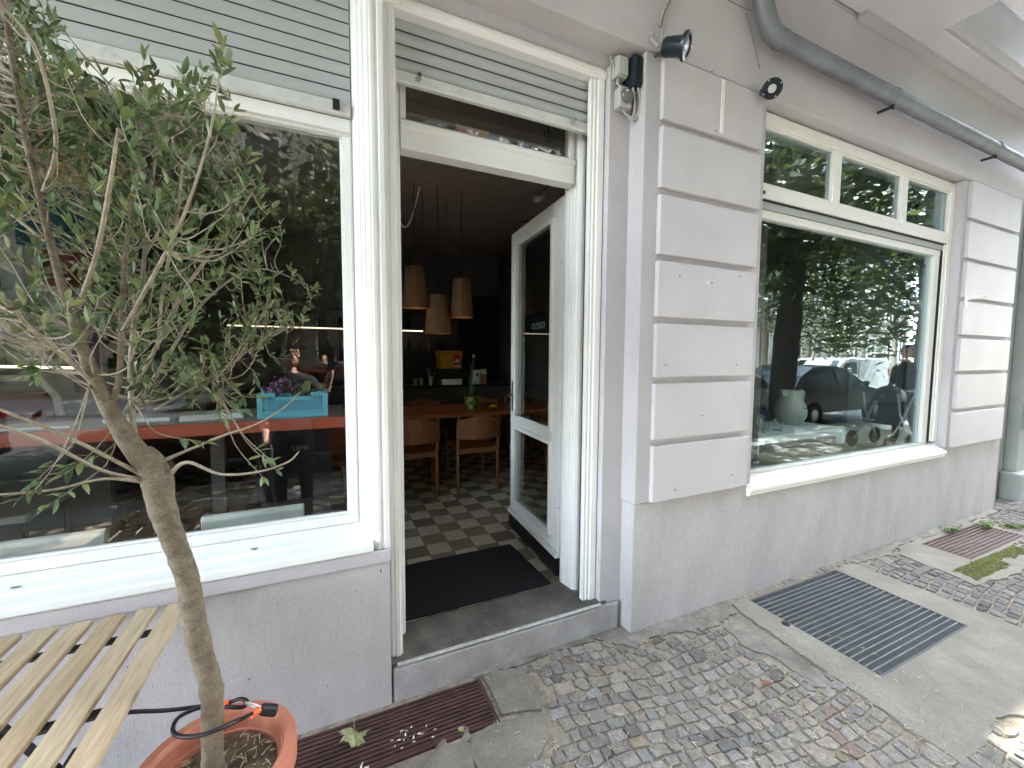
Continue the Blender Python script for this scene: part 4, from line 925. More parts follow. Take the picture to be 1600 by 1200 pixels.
def rustgrate(G, lab, n, end=True):
    t = thing('iron_grate', lab, 'grate')
    B('edge_frame', RUST, t, (G[0], G[1], G[2], G[2]+.014, -.04, .004), (G[0], G[1], G[3]-.012, G[3], -.04, .004), (G[1]-.016, G[1], G[2]+.0145, G[3]-.0125, -.04, .004), (G[0], G[0]+.016, G[2]+.0145, G[3]-.0125, -.04, .004), bevel=.002)
    w = (G[3]-G[2]-.028)/n
    for k in range(n):
        y = G[2]+.0145+w*k+w*.5
        MB().prismx([(y-w*.33, -.03), (y-w*.33, .001), (y-w*.2, .0035), (y+w*.2, .0035), (y+w*.33, .001), (y+w*.33, -.03)], G[0]+.0165, G[1]-.0165).build('grate_bar', RUST, t)
    return t
g0 = rustgrate(G0, 'dark red iron grate with paint splashes in front of the door step', 11)
g2 = rustgrate(G2, 'dark red iron grate with weeds in the mossy slab near the neighbouring house', 9)
random.seed(3)
pb = MB()
for i in range(30):
    q = Vector((random.gauss(.285, .045), random.gauss(1.60, .028), .0042)) if i < 17 else Vector((random.uniform(-.12, .18), 1.535+random.gauss(0, .008), .0042))
    l = random.uniform(.006, .035 if i >= 17 else .016); w = random.uniform(.0018, .0045)
    pb.lathe([(1, 0), (.8, .0006), (0, .0008)], 9, q, M=Matrix.Rotation(random.uniform(-.25, .25) if i % 4 else 1.2, 4, 'Z') @ Matrix.Scale(l*.6, 4, (1, 0, 0)) @ Matrix.Scale(w, 4, (0, 1, 0)), wob=lambda j, k: random.uniform(.45, 1.35))
pb.build('paint_splash', WHITE2, g0)
# weeds by the far grate
for (x, y, lab) in ((5.05, 1.62, 'small green weed sprouting at the back of the far grate'), (5.72, 1.42, 'low green weed at the right end of the far grate'), (5.5, 1.55, 'tiny weed between the other two at the far grate corner')):
    w = thing('weed', lab, 'weed'); s = MB(); st = MB()
    for i in range(26):
        a = random.random()*6.28; l = random.uniform(.03, .09); d = Vector((math.cos(a), math.sin(a), random.uniform(.2, 1.2))).normalized(); q = Vector((x+random.uniform(-.05, .05), y+random.uniform(-.03, .03), .004))
        st.tube([q, q+d*l], .0015, 4)
        for k in range(3):
            b = q+d*l*(.4+.3*k); e2 = Vector((random.uniform(-1, 1), random.uniform(-1, 1), .5)).normalized()*.022; n_ = e2.cross(Vector((0, 0, 1))).normalized()*.008
            s.add([b, b+e2*.5+n_, b+e2, b+e2*.5-n_], [(0, 1, 2, 3)])
    st.build('stems', LEAFS[2], w); f_ = s.build('foliage', mat('weed_green', (.10, .20, .035), .6, transl=.2), w, fix=False)
q = atz(1228, 976, 0)
tag(MB().lathe([(.022, .0045), (.022, .008), (.015, .0095), (0, .0095)], 18, (q.x, q.y, 0)).build('drain_cap', BLACK, None, smooth=True), 'small round black cap in the concrete left of the bar grating', 'cap')
# fallen leaves
def maple(label, c, sz, rz, m, tilt=(0, 0)):
    lobes = [(0, -.15), (.12, -.42), (.30, -.38), (.28, -.22), (.52, -.25), (.78, -.05), (.55, .02), (.60, .18), (.42, .20), (.62, .62), (.40, .52), (.30, .70), (.20, .60), (0, 1.0)]
    pts = lobes+[(-x, y) for x, y in lobes[-2:0:-1]]
    M_ = Matrix.Translation(c) @ Matrix.Rotation(rz, 4, 'Z') @ Matrix.Rotation(tilt[0], 4, 'X') @ Matrix.Rotation(tilt[1], 4, 'Y')
    v = [M_ @ Vector((x*sz, y*sz, sz*(.10*math.sin(x*5)+.10*abs(x)+.06*math.cos(y*6)))) for x, y in pts]
    n = len(v); t = thing('fallen_leaf', label, 'leaf')
    c0 = M_ @ Vector((0, .1*sz, .02*sz))
    fs = [(i, (i+1) % n, n) for i in range(n)]
    o = MB().add(v+[c0], fs).build('blade', m, t, fix=False); sm = o.modifiers.new('thick', 'SOLIDIFY'); sm.thickness = .0008
    MB().tube([M_ @ Vector((0, -.1*sz, .01)), M_ @ Vector((.1*sz, -.6*sz, .012)), M_ @ Vector((.1*sz, -1.1*sz, .004))], .0014, 5).build('stalk', m, t)
LP = mat('pale_green_dry_leaf', (.34, .36, .19), .7, var=.3, scale=60, transl=.2)
q = atz(553, 1148, .012)
maple('pale green maple leaf lying on the red grate', (q.x, q.y, .014), .082, R(170), LP, (R(12), R(-10)))
q = atz(722, 1140, .008)
maple('small curled green leaf at the front right of the red grate', (q.x, q.y, .01), .02, R(60), LP)
q = atz(1200, 1068, .01)
RL = mat('red_brown_leaf', (.20, .085, .055), .6, var=.2, scale=50)
t = thing('fallen_leaf', 'single reddish brown leaf lying on the cobbles left of the slab', 'leaf')
MB().add([(q.x-.035, q.y+.012, .010), (q.x-.01, q.y+.022, .016), (q.x+.03, q.y-.008, .010), (q.x-.004, q.y-.01, .013), (q.x-.002, q.y+.004, .008)], [(0, 1, 4), (1, 2, 4), (2, 3, 4), (3, 0, 4)]).build('blade', RL, t, fix=False)
MB().tube([(q.x+.03, q.y-.008, .010), (q.x+.05, q.y-.02, .010)], .001, 4).build('stalk', RL, t)

# ================================================================== TABLE, POT, TREE
ft = thing('folding_table', 'small folding table with pale acacia slats and black steel frame by the window', 'table')
TX1, TY0, TY1, TZ = -.455, 1.075, 1.705, .70
pitch = .0815; sw_ = .055
for k in range(7):
    x1 = TX1-k*pitch; x0 = x1-sw_
    MB().box(x0, x1, TY0+.0+random.uniform(-.003, .003), TY1+random.uniform(-.004, .004), TZ-.018, TZ).build('slat', SLATW[(k*2+1) % 3], ft, .003)
s = MB()
for y in (1.27, 1.59): B('cross_rail', BLACK, ft, (TX1-6*pitch-sw_+.01, TX1-.012, y-.013, y+.013, TZ-.030, TZ-.0185), bevel=.002)
for y in (1.335, 1.555):
    MB().bar((TX1-.05, y, TZ-.03), (TX1-.46, y, .0), .022, .014).build('leg', BLACK, ft, .002)
    MB().bar((TX1-.46, y-.024, TZ-.03), (TX1-.05, y-.024, .0), .022, .014).build('leg', BLACK, ft, .002)
MB().bar((TX1-.06, 1.30, .06), (TX1-.06, 1.56, .06), .016, .016).bar((TX1-.25, 1.30, .37), (TX1-.25, 1.58, .37), .014, .014).build('stretcher', BLACK, ft)

pot = thing('plant_pot', 'large round terracotta pot with a double rim holding the small tree', 'pot')
PC = Vector((-.292, 1.262, 0)); PR = .188; PZT = .468
MB().lathe([(.12, 0), (.135, .02), (.175, .40), (.178, PZT-.07), (.190, PZT-.065), (PR+.004, PZT-.008), (PR, PZT), (PR-.022, PZT), (PR-.026, PZT-.004), (PR-.030, PZT-.018), (PR-.036, PZT-.018), (PR-.040, PZT-.05), (PR-.046, PZT-.052), (PR-.052, PZT-.14)], 48, PC).build('shell', TERRA, pot, smooth=True)
sm = MB(); n = 40; rings = 12; vs = [(PC.x, PC.y, PZT-.05)]
for k in range(1, rings+1):
    for j in range(n):
        r = (PR-.049)*k/rings; a = 2*math.pi*j/n; x, y = PC.x+r*math.cos(a), PC.y+r*math.sin(a)
        vs.append((x, y, PZT-.06+.018*noise.noise(Vector((x*18, y*18, 0)))+.008*noise.noise(Vector((x*70, y*70, 3)))))
fs = [(0, 1+j, 1+(j+1) % n) for j in range(n)]+[(1+(k-1)*n+j, 1+k*n+j, 1+k*n+(j+1) % n, 1+(k-1)*n+(j+1) % n) for k in range(1, rings) for j in range(n)]
sm.add(vs, fs).build('soil', SOIL, pot, smooth=True)
s = MB()
for i in range(110):
    r = (PR-.06)*math.sqrt(random.random()); a = random.random()*6.28; b = random.random()*6.28; l = random.uniform(.008, .035)
    q = PC+Vector((r*math.cos(a), r*math.sin(a), PZT-.048)); d = Vector((math.cos(b), math.sin(b), random.uniform(-.15, .25)))*l
    s.tube([q, q+d], [random.uniform(.0008, .002), .0006], 4)
s.build('mulch', STRAW, pot)

tree = thing('potted_tree', 'small olive like tree with a crooked trunk and twiggy crown in the terracotta pot', 'tree')
random.seed(42)
def catmull(P, per=5):
    out = []
    for i in range(len(P)-1):
        p0, p1, p2, p3 = P[max(i-1, 0)], P[i], P[i+1], P[min(i+2, len(P)-1)]
        for k in range(per):
            t = k/per; out.append(.5*((2*p1)+(p2-p0)*t+(2*p0-5*p1+4*p2-p3)*t*t+(3*p1-p0-3*p2+p3)*t**3))
    out.append(P[-1]); return out
def limb(defs):     # (px, py, Y, r)
    P = catmull([at(a, b, c) for a, b, c, r in defs]); Rr = []
    rs = [d[3] for d in defs]
    for i in range(len(P)):
        t = i/(len(P)-1)*(len(rs)-1); k = min(int(t), len(rs)-2); Rr.append(rs[k]+(rs[k+1]-rs[k])*(t-k))
    return P, Rr
tp, tr_ = limb([(334, 1215, 1.262, .032), (331, 1150, 1.262, .031), (330, 1077, 1.262, .0315), (309, 1000, 1.262, .031), (300, 950, 1.262, .031), (292, 900, 1.262, .030), (273, 850, 1.26, .031), (256, 800, 1.255, .034), (247, 755, 1.25, .038), (236, 725, 1.25, .034), (220, 704, 1.247, .024)])
P2 = catmull(tp, 3); R2 = []
for i in range(len(P2)):
    t = i/(len(P2)-1)*(len(tr_)-1); k = min(int(t), len(tr_)-2); R2.append((tr_[k]+(tr_[k+1]-tr_[k])*(t-k))*(.82+.05*noise.noise(Vector((i*.35, 1.3, 0)))+.03*noise.noise(Vector((i*.9, 5, 0)))))
tk = MB().tube(P2, R2, 22)
for i, v in enumerate(tk.v):
    v = Vector(v); d = noise.noise(v*22)*.0035+noise.noise(v*60)*.0012; c = P2[min(i//22, len(P2)-1)]; tk.v[i] = v+(v-c).normalized()*d
tk.build('trunk', BARK, tree, smooth=60)
LIMBS = []
def addlimb(defs, m=BARK, n=10):
    P, Rr = limb(defs); Rr = [r*(1+.10*noise.noise(Vector((i*.7, len(LIMBS)*3.1, 0)))) for i, r in enumerate(Rr)]
    MB().tube(P, Rr, n).build('branch', m, tree, smooth=60); LIMBS.append((P, Rr))
addlimb([(250, 770, 1.25, .020), (236, 735, 1.25, .025), (204, 693, 1.24, .021), (177, 650, 1.23, .017), (153, 600, 1.22, .0145), (135, 560, 1.21, .012), (114, 500, 1.20, .0088), (92, 430, 1.18, .0072), (68, 333, 1.16, .0062), (48, 250, 1.14, .0055), (32, 167, 1.12, .005), (20, 100, 1.11, .0045), (5, 0, 1.10, .004), (-10, -60, 1.10, .003)], n=14)
addlimb([(168, 642, 1.23, .007), (185, 598, 1.22, .0065), (189, 550, 1.21, .006), (191, 487, 1.20, .006), (194, 435, 1.19, .0052), (200, 367, 1.18, .0045), (213, 283, 1.17, .0035), (220, 200, 1.16, .003), (225, 150, 1.16, .0022)])
addlimb([(240, 745, 1.25, .016), (213, 705, 1.27, .010), (207, 650, 1.29, .0062), (204, 575, 1.31, .0058), (212, 485, 1.32, .0055), (222, 440, 1.33, .005), (232, 330, 1.35, .004), (250, 190, 1.38, .003)], TWIG)
addlimb([(208, 610, 1.31, .0050), (245, 540, 1.30, .0047), (290, 450, 1.28, .0043), (350, 370, 1.27, .0032), (400, 290, 1.26, .0022)], TWIG)
addlimb([(210, 640, 1.30, .0050), (260, 560, 1.36, .0043), (320, 470, 1.40, .0036), (400, 420, 1.42, .0029), (480, 375+70, 1.44, .0018)], TWIG)
addlimb([(262, 745, 1.25, .0065), (292, 722, 1.22, .0043), (345, 741, 1.20, .0032), (405, 737, 1.19, .0029), (450, 722, 1.18, .0022), (467, 706, 1.18, .0014)], TWIG); LIMBS.pop()
addlimb([(236, 728, 1.25, .0058), (290, 705, 1.24, .0036), (350, 680, 1.23, .0032), (395, 665, 1.22, .0022), (440, 640, 1.21, .0016), (470, 612, 1.2, .0011)], TWIG); LIMBS.pop()
addlimb([(236, 748, 1.25, .0058), (180, 720, 1.22, .0043), (100, 680, 1.18, .0036), (0, 640, 1.12, .0029), (-80, 610, 1.08, .0022)], TWIG); LIMBS.pop()
addlimb([(236, 752, 1.25, .0058), (160, 735, 1.2, .0036), (70, 690, 1.12, .0032), (-30, 655, 1.05, .0029)], TWIG); LIMBS.pop()
addlimb([(238, 755, 1.25, .0050), (165, 748, 1.2, .0032), (85, 765, 1.16, .0029), (0, 773, 1.12, .0022)], TWIG); LIMBS.pop()
addlimb([(162, 615, 1.23, .0065), (110, 565, 1.18, .0050), (50, 515, 1.12, .0043), (0, 460, 1.07, .0036), (-60, 400, 1.02, .0022)], TWIG)
addlimb([(95, 395, 1.18, .0043), (50, 360, 1.2, .0036), (0, 320, 1.22, .0029)], TWIG)
addlimb([(122, 480, 1.20, .0050), (150, 400, 1.10, .0043), (170, 300, 1.04, .0036), (185, 200, 1.0, .0022)], TWIG)
addlimb([(68, 300, 1.15, .0043), (88, 230, 1.12, .0036), (70, 120, 1.08, .0032), (40, 50, 1.05, .0029), (-10, 0, 1.02, .0022)], TWIG)
addlimb([(190, 520, 1.20, .0043), (240, 430, 1.10, .0036), (290, 330, 1.05, .0029), (330, 200, 1.02, .0022), (345, 95, 1.02, .0013)], TWIG)
addlimb([(226, 400, 1.34, .0036), (270, 320, 1.40, .0029), (310, 240, 1.42, .0022), (320, 160, 1.43, .0014)], TWIG)
addlimb([(215, 500, 1.32, .0043), (200, 430, 1.42, .0036), (160, 330, 1.5, .0029), (120, 230, 1.52, .0022)], TWIG)
addlimb([(246, 545, 1.30, .0036), (255, 450, 1.22, .0032), (275, 350, 1.18, .0029), (285, 260, 1.15, .0022)], TWIG)
addlimb([(240, 640, 1.30, .0036), (330, 590, 1.38, .0029), (400, 540, 1.42, .0022), (455, 510, 1.45, .0014)], TWIG)
LP_ = [(p, r) for P, Rr in LIMBS for p, r in list(zip(P, Rr))[len(P)//3:]]
# leaf shape: pointed ellipse folded on its midrib (12 triangles)
def leafmesh(L_, w, m):
    vs = [(0, 0, 0)]; st = (.18, .42, .68, .88)
    for t in st:
        ww = w*math.sin(math.pi*t**.85)**.9
        z = -.12*L_*t*t
        vs += [(t*L_, ww, z+.22*ww), (t*L_, 0, z), (t*L_, -ww, z+.22*ww)]
    vs.append((L_, 0, -.14*L_)); fs = [(0, 2, 1), (0, 3, 2)]
    for k in range(3):
        a = 1+3*k; fs += [(a, a+1, a+4, a+3), (a+1, a+2, a+5, a+4)]
    a = 10; fs += [(a, a+1, 13), (a+1, a+2, 13)]
    return vs, fs
poly = [(-160, -120), (70, -60), (95, 60), (150, 115), (230, 135), (250, 120), (350, 110), (375, 190), (405, 290), (445, 340), (470, 470), (430, 520), (425, 610), (330, 650), (215, 600), (150, 540), (40, 590), (-60, 640), (-200, 560)]
tw = MB(); leaves = []
def twig(a, b, r, nl):
    a = Vector(a); b = Vector(b); m = a.lerp(b, .5)+Vector((random.uniform(-.02, .02), random.uniform(-.02, .02), -.02*random.random()-.15*math.hypot(b.x-a.x, b.y-a.y)))
    P = [a, a.lerp(m, .5)+Vector((0, 0, -.008)), m, m.lerp(b, .55)+Vector((random.uniform(-.006, .006), 0, -.004)), b]
    P = catmull(P, 2)
    tw.tube(P, [r*(1-.62*i/8) for i in range(9)], 5, cap=False)
    d = (b-m).normalized(); Ltot = (b-a).length
    for k in range(nl):
        f = 1-(k//2)*.02/max(.05, (b-m).length)*random.uniform(.8, 1.2)
        f = max(.0, f); q = m.lerp(b, f) if f > .02 else m
        side = d.cross(Vector((random.uniform(-1, 1), random.uniform(-1, 1), random.uniform(-1, 1)))).normalized()
        dr = (d*random.uniform(.3, 1.0)+side*random.uniform(.5, 1.1)+Vector((0, 0, .15))).normalized()
        if k == 0: dr = d
        leaves.append((q, dr, random.uniform(.023, .039)*(1 if random.random() < .8 else .65)))
cnt = 0; tries = 0
while cnt < 640 and tries < 9000:
    tries += 1
    px, py = random.uniform(-160, 490), random.uniform(-120, 650)
    if not inpoly(px, py, poly): continue
    if py > 500 and px < 190 and random.random() < .72: continue
    if px < 120 and 250 < py < 620 and random.random() < .4: continue
    Y = random.triangular(.98, 1.60, 1.28)
    b = at(px, py, Y)
    best = None
    for p, r in LP_:
        dv = b-p; h = math.hypot(dv.x, dv.y)
        c = dv.length+1.3*max(0, h-1.1*dv.z)
        if best is None or c < best[0]: best = (c, p, r)
    c, p, r = best
    L_ = (p-b).length
    if c > .36: continue
    if L_ < .05: b = b+Vector((random.uniform(-.06, .06), random.uniform(-.05, .05), .09))
    twig(p, b, min(r*.7, .0011+.004*L_), random.randint(6, 11)); cnt += 1
for P, Rr in LIMBS:                                   # tips and extra hand placed sprigs
    twig(P[-2], P[-1]+(P[-1]-P[-2]).normalized()*.03, .0016, 8)
for px, py, Y in ((440, 370, 1.4), (455, 420, 1.42), (470, 440, 1.43), (485, 480, 1.44), (440, 490, 1.42), (425, 330, 1.3), (415, 520, 1.4), (445, 560, 1.4), (400, 590, 1.38), (345, 105, 1.02), (340, 130, 1.03), (350, 85, 1.02), (205, 110, 1.18), (225, 95, 1.18), (265, 150, 1.3), (410, 745, 1.19), (418, 715, 1.19), (432, 735, 1.18), (55, 765, 1.13), (85, 750, 1.15), (110, 730, 1.17), (30, 780, 1.12), (75, 790, 1.14), (380, 640, 1.22), (475, 490, 1.44), (490, 465, 1.44), (320, 690, 1.23), (350, 660, 1.23), (400, 620, 1.3)):
    b = at(px, py, Y); p, r = min(LP_, key=lambda t: (t[0]-b).length); twig(p, b, .0018, 7)
tw.build('twigs', TWIG, tree, smooth=60)['kind'] = 'stuff'
random.shuffle(leaves)
def leafM(q, d, s):
    x = d; up = Vector((random.uniform(-.7, .7), random.uniform(-.7, .7), 1)); y = up.cross(x).normalized(); z = x.cross(y)
    return Matrix(((x.x, y.x, z.x, q.x), (x.y, y.y, z.y, q.y), (x.z, y.z, z.z, q.z), (0, 0, 0, 1))) @ Matrix.Scale(s, 4)
base_v, base_f = leafmesh(1, .165, None)
lm = []
for m in LEAFS:
    o = MB().add(base_v, base_f).build('leaf', m, None, fix=False); o.data.polygons.foreach_set('use_smooth', [True]*len(o.data.polygons)); lm.append(o.data); bpy.data.objects.remove(o)
def lsize(t):
    pr = project(t[0]); return t[2]/pr[2] if pr and -20 < pr[0] < 520 and -20 < pr[1] < 900 else 0
leaves.sort(key=lambda t: -lsize(t))
fol = MB()
for i, (q, d, s) in enumerate(leaves):
    M_ = leafM(q, d, s); k = random.choices(range(4), (28, 38, 24, 10))[0]
    if i < 300:
        o = bpy.data.objects.new('leaf', lm[k]); COL.objects.link(o); o.parent = tree; o.matrix_local = M_
    else: fol.add([M_ @ Vector(v) for v in base_v], base_f, k)
o = fol.build('foliage', LEAFS, tree, fix=False); o['kind'] = 'stuff'; o.data.polygons.foreach_set('use_smooth', [True]*len(o.data.polygons))

# cable lock
lk = thing('cable_lock', 'black cable lock with orange ferrules looped around the trunk and tied to the table', 'cable lock')
def A(px, py, Y): return at(px, py, Y)
P = catmull([A(115, 1125, 1.30), A(200, 1113, 1.32), A(260, 1110, 1.34), A(320, 1103, 1.35), A(352, 1100, 1.34), A(375, 1092, 1.32), A(387, 1097, 1.30), A(378, 1105, 1.30), A(352, 1104, 1.32)], 6)
MB().tube(P, .0052, 10).build('cable', CABLE, lk, smooth=True)
P = catmull([A(395, 1114, 1.24), A(375, 1124, 1.20), A(340, 1140, 1.165), A(308, 1150, 1.17), A(280, 1150, 1.19), A(270, 1140, 1.22), A(278, 1122, 1.26), A(300, 1110, 1.31), A(320, 1104, 1.345)], 6)
MB().tube(P, .0052, 10).build('cable', CABLE, lk, smooth=True)
MB().tube([A(352, 1100, 1.335), A(358, 1099, 1.33)], .009, 10).build('ferrule', ORANGE, lk, smooth=True)
MB().tube([A(393, 1117, 1.238), A(404, 1109, 1.255)], .0095, 12).build('ferrule', ORANGE, lk, smooth=True)
MB().tube(catmull([A(410, 1107, 1.28), A(392, 1099, 1.29), A(382, 1098, 1.295), A(392, 1103, 1.285), A(409, 1111, 1.27)], 5), .0035, 8).build('shackle', CHROME, lk, smooth=True)
MB().tube([A(407, 1108, 1.275), A(410, 1108, 1.275), A(430, 1110, 1.272), A(433, 1110, 1.272)], [.0125, .0155, .0155, .012], 14).build('padlock_body', BLACK, lk, smooth=30)

# ================================================================== NEIGHBOUR HOUSE
nb_ = thing('neighbour_house', 'pale green grey neighbouring house front at the right edge', 'house')
B('wall', NEIGH, nb_, (XE+.005, 50, 1.86, 10, -.05, 18), bevel=.005)
B('plinth', NEIGH, nb_, (6.85, 50, 1.70, 1.858, -.05, .30), bevel=.02)
B('pilaster', NEIGH, nb_, (6.95, 50, 1.76, 1.858, .303, 3.6), bevel=.006)
for i in range(7): B('block', NEIGH, nb_, (7.02, 9.5, 1.725, 1.7585, zs[i]+.02, zs[i+1]-.02), bevel=.005)
B('corner_post', ZINC, nb_, (6.40, 6.55, 1.78, 1.858, 0, 3.6), bevel=.02)

# ================================================================== STREET BEHIND (seen mirrored in the panes)
TGR = [mat('street_leaf_'+n, c, .5, transl=.25) for n, c in (('a', (.045, .07, .026)), ('b', (.075, .105, .03)), ('c', (.125, .14, .045)))]
TBARK = mat('street_tree_bark', (.075, .065, .055), .9, var=.35, scale=10, bump=.8, bscale=30)
random.seed(99)
def street_tree(x, y, r, h, lab, spread=3.2, nleaf=8000, lean=0, low=.34):
    t = thing('street_tree', lab, 'tree', 'street trees along the kerb')
    pts = [Vector((x, y, -.05)), Vector((x+.04, y, h*.15)), Vector((x+lean*.5, y+.05, h*.33)), Vector((x+lean, y, h*.5)), Vector((x+lean*1.2, y, h*.75))]
    MB().tube(catmull(pts, 4), [r*1.25]+[r]*6+[r*.85]*6+[r*.5]*4, 14).build('trunk', TBARK, t, smooth=60)
    cl = []
    for k in range(13):
        a = k*2.4+random.random(); z0 = h*random.uniform(low, .6); b = pts[3].copy(); b.z = z0; b.x = x+lean*(z0/h)*2*.5
        e = Vector((x+math.cos(a)*spread*random.uniform(.5, .95), y+math.sin(a)*spread*random.uniform(.5, .9)*(.3 if math.sin(a) > 0 and x < 1 else 1), h*random.uniform(low*.95, .95)))
        e.y = min(e.y, max(-1.3, min(.3, .24*e.x-.7)))
        MB().tube(catmull([b, b.lerp(e, .5)+Vector((0, 0, .3)), e], 4), [r*.42-(r*.36)*i/8 for i in range(9)], 8).build('limb', TBARK, t, smooth=60)
        cl.append(e); cl.append(b.lerp(e, .65)); cl.append(e+Vector((random.uniform(-1, 1), random.uniform(-1, 1), random.uniform(-1.2, .3))))
    s = MB()
    for i in range(nleaf):
        c = random.choice(cl); q = c+Vector((random.gauss(0, .62), random.gauss(0, .62), random.gauss(0, .42)))
        if q.y > (min(.55, .24*q.x-.25) if q.x > 1 and q.z > 3.2 else -.95): continue
        if abs(q.x-(-.28+(q.z-1.5)*.84)) < .55 and -.55 < q.y < .4: continue  # crown opening added to let the sun reach the photographer's face
        d = Vector((random.gauss(0, 1), random.gauss(0, 1), random.gauss(0, .5))).normalized()*random.uniform(.08, .15); w = d.cross(Vector((random.gauss(0, 1), random.gauss(0, 1), random.gauss(0, 1)))).normalized()*d.length*.42
        s.add([q-d, q+w, q+d, q-w], [(0, 1, 2, 3)], random.choices(range(3), (4, 4, 2))[0])
    s.build('crown', TGR, t, fix=False)
street_tree(8.4, -1.62, .23, 9.5, 'thick trunked street tree mirrored at the left of the right hand window', 3.4, 12000, .25, .30)
street_tree(14.2, -1.7, .17, 9.0, 'slimmer street tree further along the kerb, mirrored in the middle of the right window', 3.2, 12000, -.2, .30)
street_tree(-3.4, -1.7, .20, 9.5, 'street tree mirrored behind the olive branches in the large window', 3.4, 14000, .2, .28)
street_tree(1.2, -1.75, .19, 9.5, 'street tree mirrored as dark foliage beside the mullion of the large window', 3.2, 14000, -.15, .28)
street_tree(20.5, -1.7, .2, 9.0, 'street tree farthest along the kerb', 3.2, 9000, .1, .3)
street_tree(18, -12.2, .18, 9.0, 'street tree on the far side of the road, mirrored bright at the centre right', 3.6, 10000, .1, .26)
street_tree(26, -12.2, .18, 9.0, 'street tree on the far side of the road, beyond the bright one', 3.6, 9000, .1, .26)
street_tree(4.6, -12.2, .18, 9.5, 'street tree on the far pavement opposite the cafe', 3.6, 9000, .1, .26)
street_tree(-4.6, -12.2, .18, 9.5, 'street tree on the far pavement opposite the large window', 3.6, 9000, .1, .26)
street_tree(.2, -12.4, .18, 9.5, 'street tree on the far pavement straight behind the photographer', 3.6, 9000, .1, .26)
CGL = mat('car_glass', (.015, .018, .02), .06); TYRE = mat('tyre_rubber', (.015, .015, .015), .8); RIM = mat('alloy_rim', (.45, .46, .47), .3, .8)
TAIL = mat('tail_light_red', (.5, .01, .01), .2); HEADL = mat('head_light', (.7, .72, .72), .1)
def car(kind, lab, cat, x, y, col, rev=False):
    paint = mat('car_paint_%s' % lab[:14].replace(' ', '_'), col, .22, .3, var=.01)
    t = thing(kind, lab, cat, 'cars parked along the kerb', (x, y, -.125), math.pi if rev else 0)
    van = kind == 'parked_van'
    L_, w, h = (4.5, .90, 1.7) if van else (4.3, .88, 1.50)
    if van: side = [(0, .35), (.02, .9), (.10, 1.05), (.55, 1.12), (1.0, 1.22), (1.65, 1.62), (1.9, 1.67), (4.35, 1.67), (4.46, 1.55), (4.5, .9), (4.48, .35)]
    else: side = [(0, .38), (.02, .62), (.12, .76), (.7, .90), (1.15, .97), (1.85, 1.40), (2.2, 1.47), (3.2, 1.46), (3.75, 1.25), (4.15, .98), (4.28, .9), (4.3, .45), (4.24, .35)]
    def wid(z): return w*(1-.02*abs(z-.7)) if z < .95 else w*(1-.02-.24*(z-.95)/(1.5-.95) if not van else 1-.02-.10*(z-.95))
    ctr = []; s = MB(); n = len(side)
    vs = []
    for sgn in (-1, 1):
        for i, (a, z) in enumerate(side): vs.append((a, sgn*wid(z)*(1 if 0 < i < n-1 else .97), z))
    vs += [(a+(.05 if a > 2 else -.05)*(0 if 1.2 < a < 3.5 else 1), 0, z+(.03 if z > 1.3 else .01)) for a, z in side]
    fs = [tuple(range(n)), tuple(range(n, 2*n))[::-1]]
    for i in range(n): j = (i+1) % n; fs += [(i, j, 2*n+j, 2*n+i), (2*n+i, 2*n+j, n+j, n+i)]
    s.add(vs, fs); s.build('body', paint, t, .035)
    def pan(nm, m, poly_, off=.006):
        for sgn in (-1, 1):
            q = [(a, sgn*(wid(z)+off), z) for a, z in poly_]; q2 = [(a, sgn*(wid(z)-.02), z) for a, z in poly_]; k = len(q)
            MB().add(q+q2, [tuple(range(k)), tuple(range(k, 2*k))]+[(i, (i+1) % k, k+(i+1) % k, k+i) for i in range(k)]).build(nm, m, t)
    if van: pan('side_window', CGL, [(1.15, 1.12), (1.65, 1.52), (2.3, 1.54), (2.3, 1.12)])
    else:
        pan('side_window', CGL, [(1.42, 1.0), (1.92, 1.37), (2.5, 1.41), (2.5, 1.0)]); pan('side_window', CGL, [(2.58, 1.0), (2.58, 1.41), (3.15, 1.40), (3.72, 1.17), (3.8, 1.02)])
    def xp(nm, m, a0, z0, a1, z1, ww):
        d = Vector((a1-a0, 0, z1-z0)).normalized(); nn = Vector((-d.z, 0, d.x))*.012
        if nn.z < 0: nn = -nn
        vs = [Vector((a, sy*ww*(1 if k == 0 else .86), z))+o for o in (nn, -nn*2) for k, (a, z) in enumerate(((a0, z0), (a1, z1))) for sy in (-1, 1)]
        MB().add(vs, [(0, 1, 3, 2), (4, 6, 7, 5), (0, 4, 5, 1), (2, 3, 7, 6), (0, 2, 6, 4), (1, 5, 7, 3)]).build(nm, m, t)
    if van: xp('windscreen', CGL, 1.05, 1.255, 1.6, 1.59, .78)
    else: xp('windscreen', CGL, 1.24, 1.04, 1.82, 1.38, .74); xp('rear_window', CGL, 4.05, 1.07, 3.68, 1.30, .70)
    for a in (.82, L_-.82):
        for sgn in (-1, 1):
            MM = Matrix.Rotation(R(90), 4, 'X')
            wh = MB().lathe([(.19, -.1), (.30, -.1), (.325, -.07), (.325, .07), (.30, .1), (.19, .1)], 24, (a, sgn*(w-.09), .325), M=MM).build('wheel', TYRE, t, smooth=True)
            MB().lathe([(0, -.105), (.05, -.11), (.19, -.095), (.19, .095), (.05, .11), (0, .105)], 16, (a, sgn*(w-.09), .325), M=MM, wob=lambda j, k: 1).build('rim', RIM, wh, smooth=20)
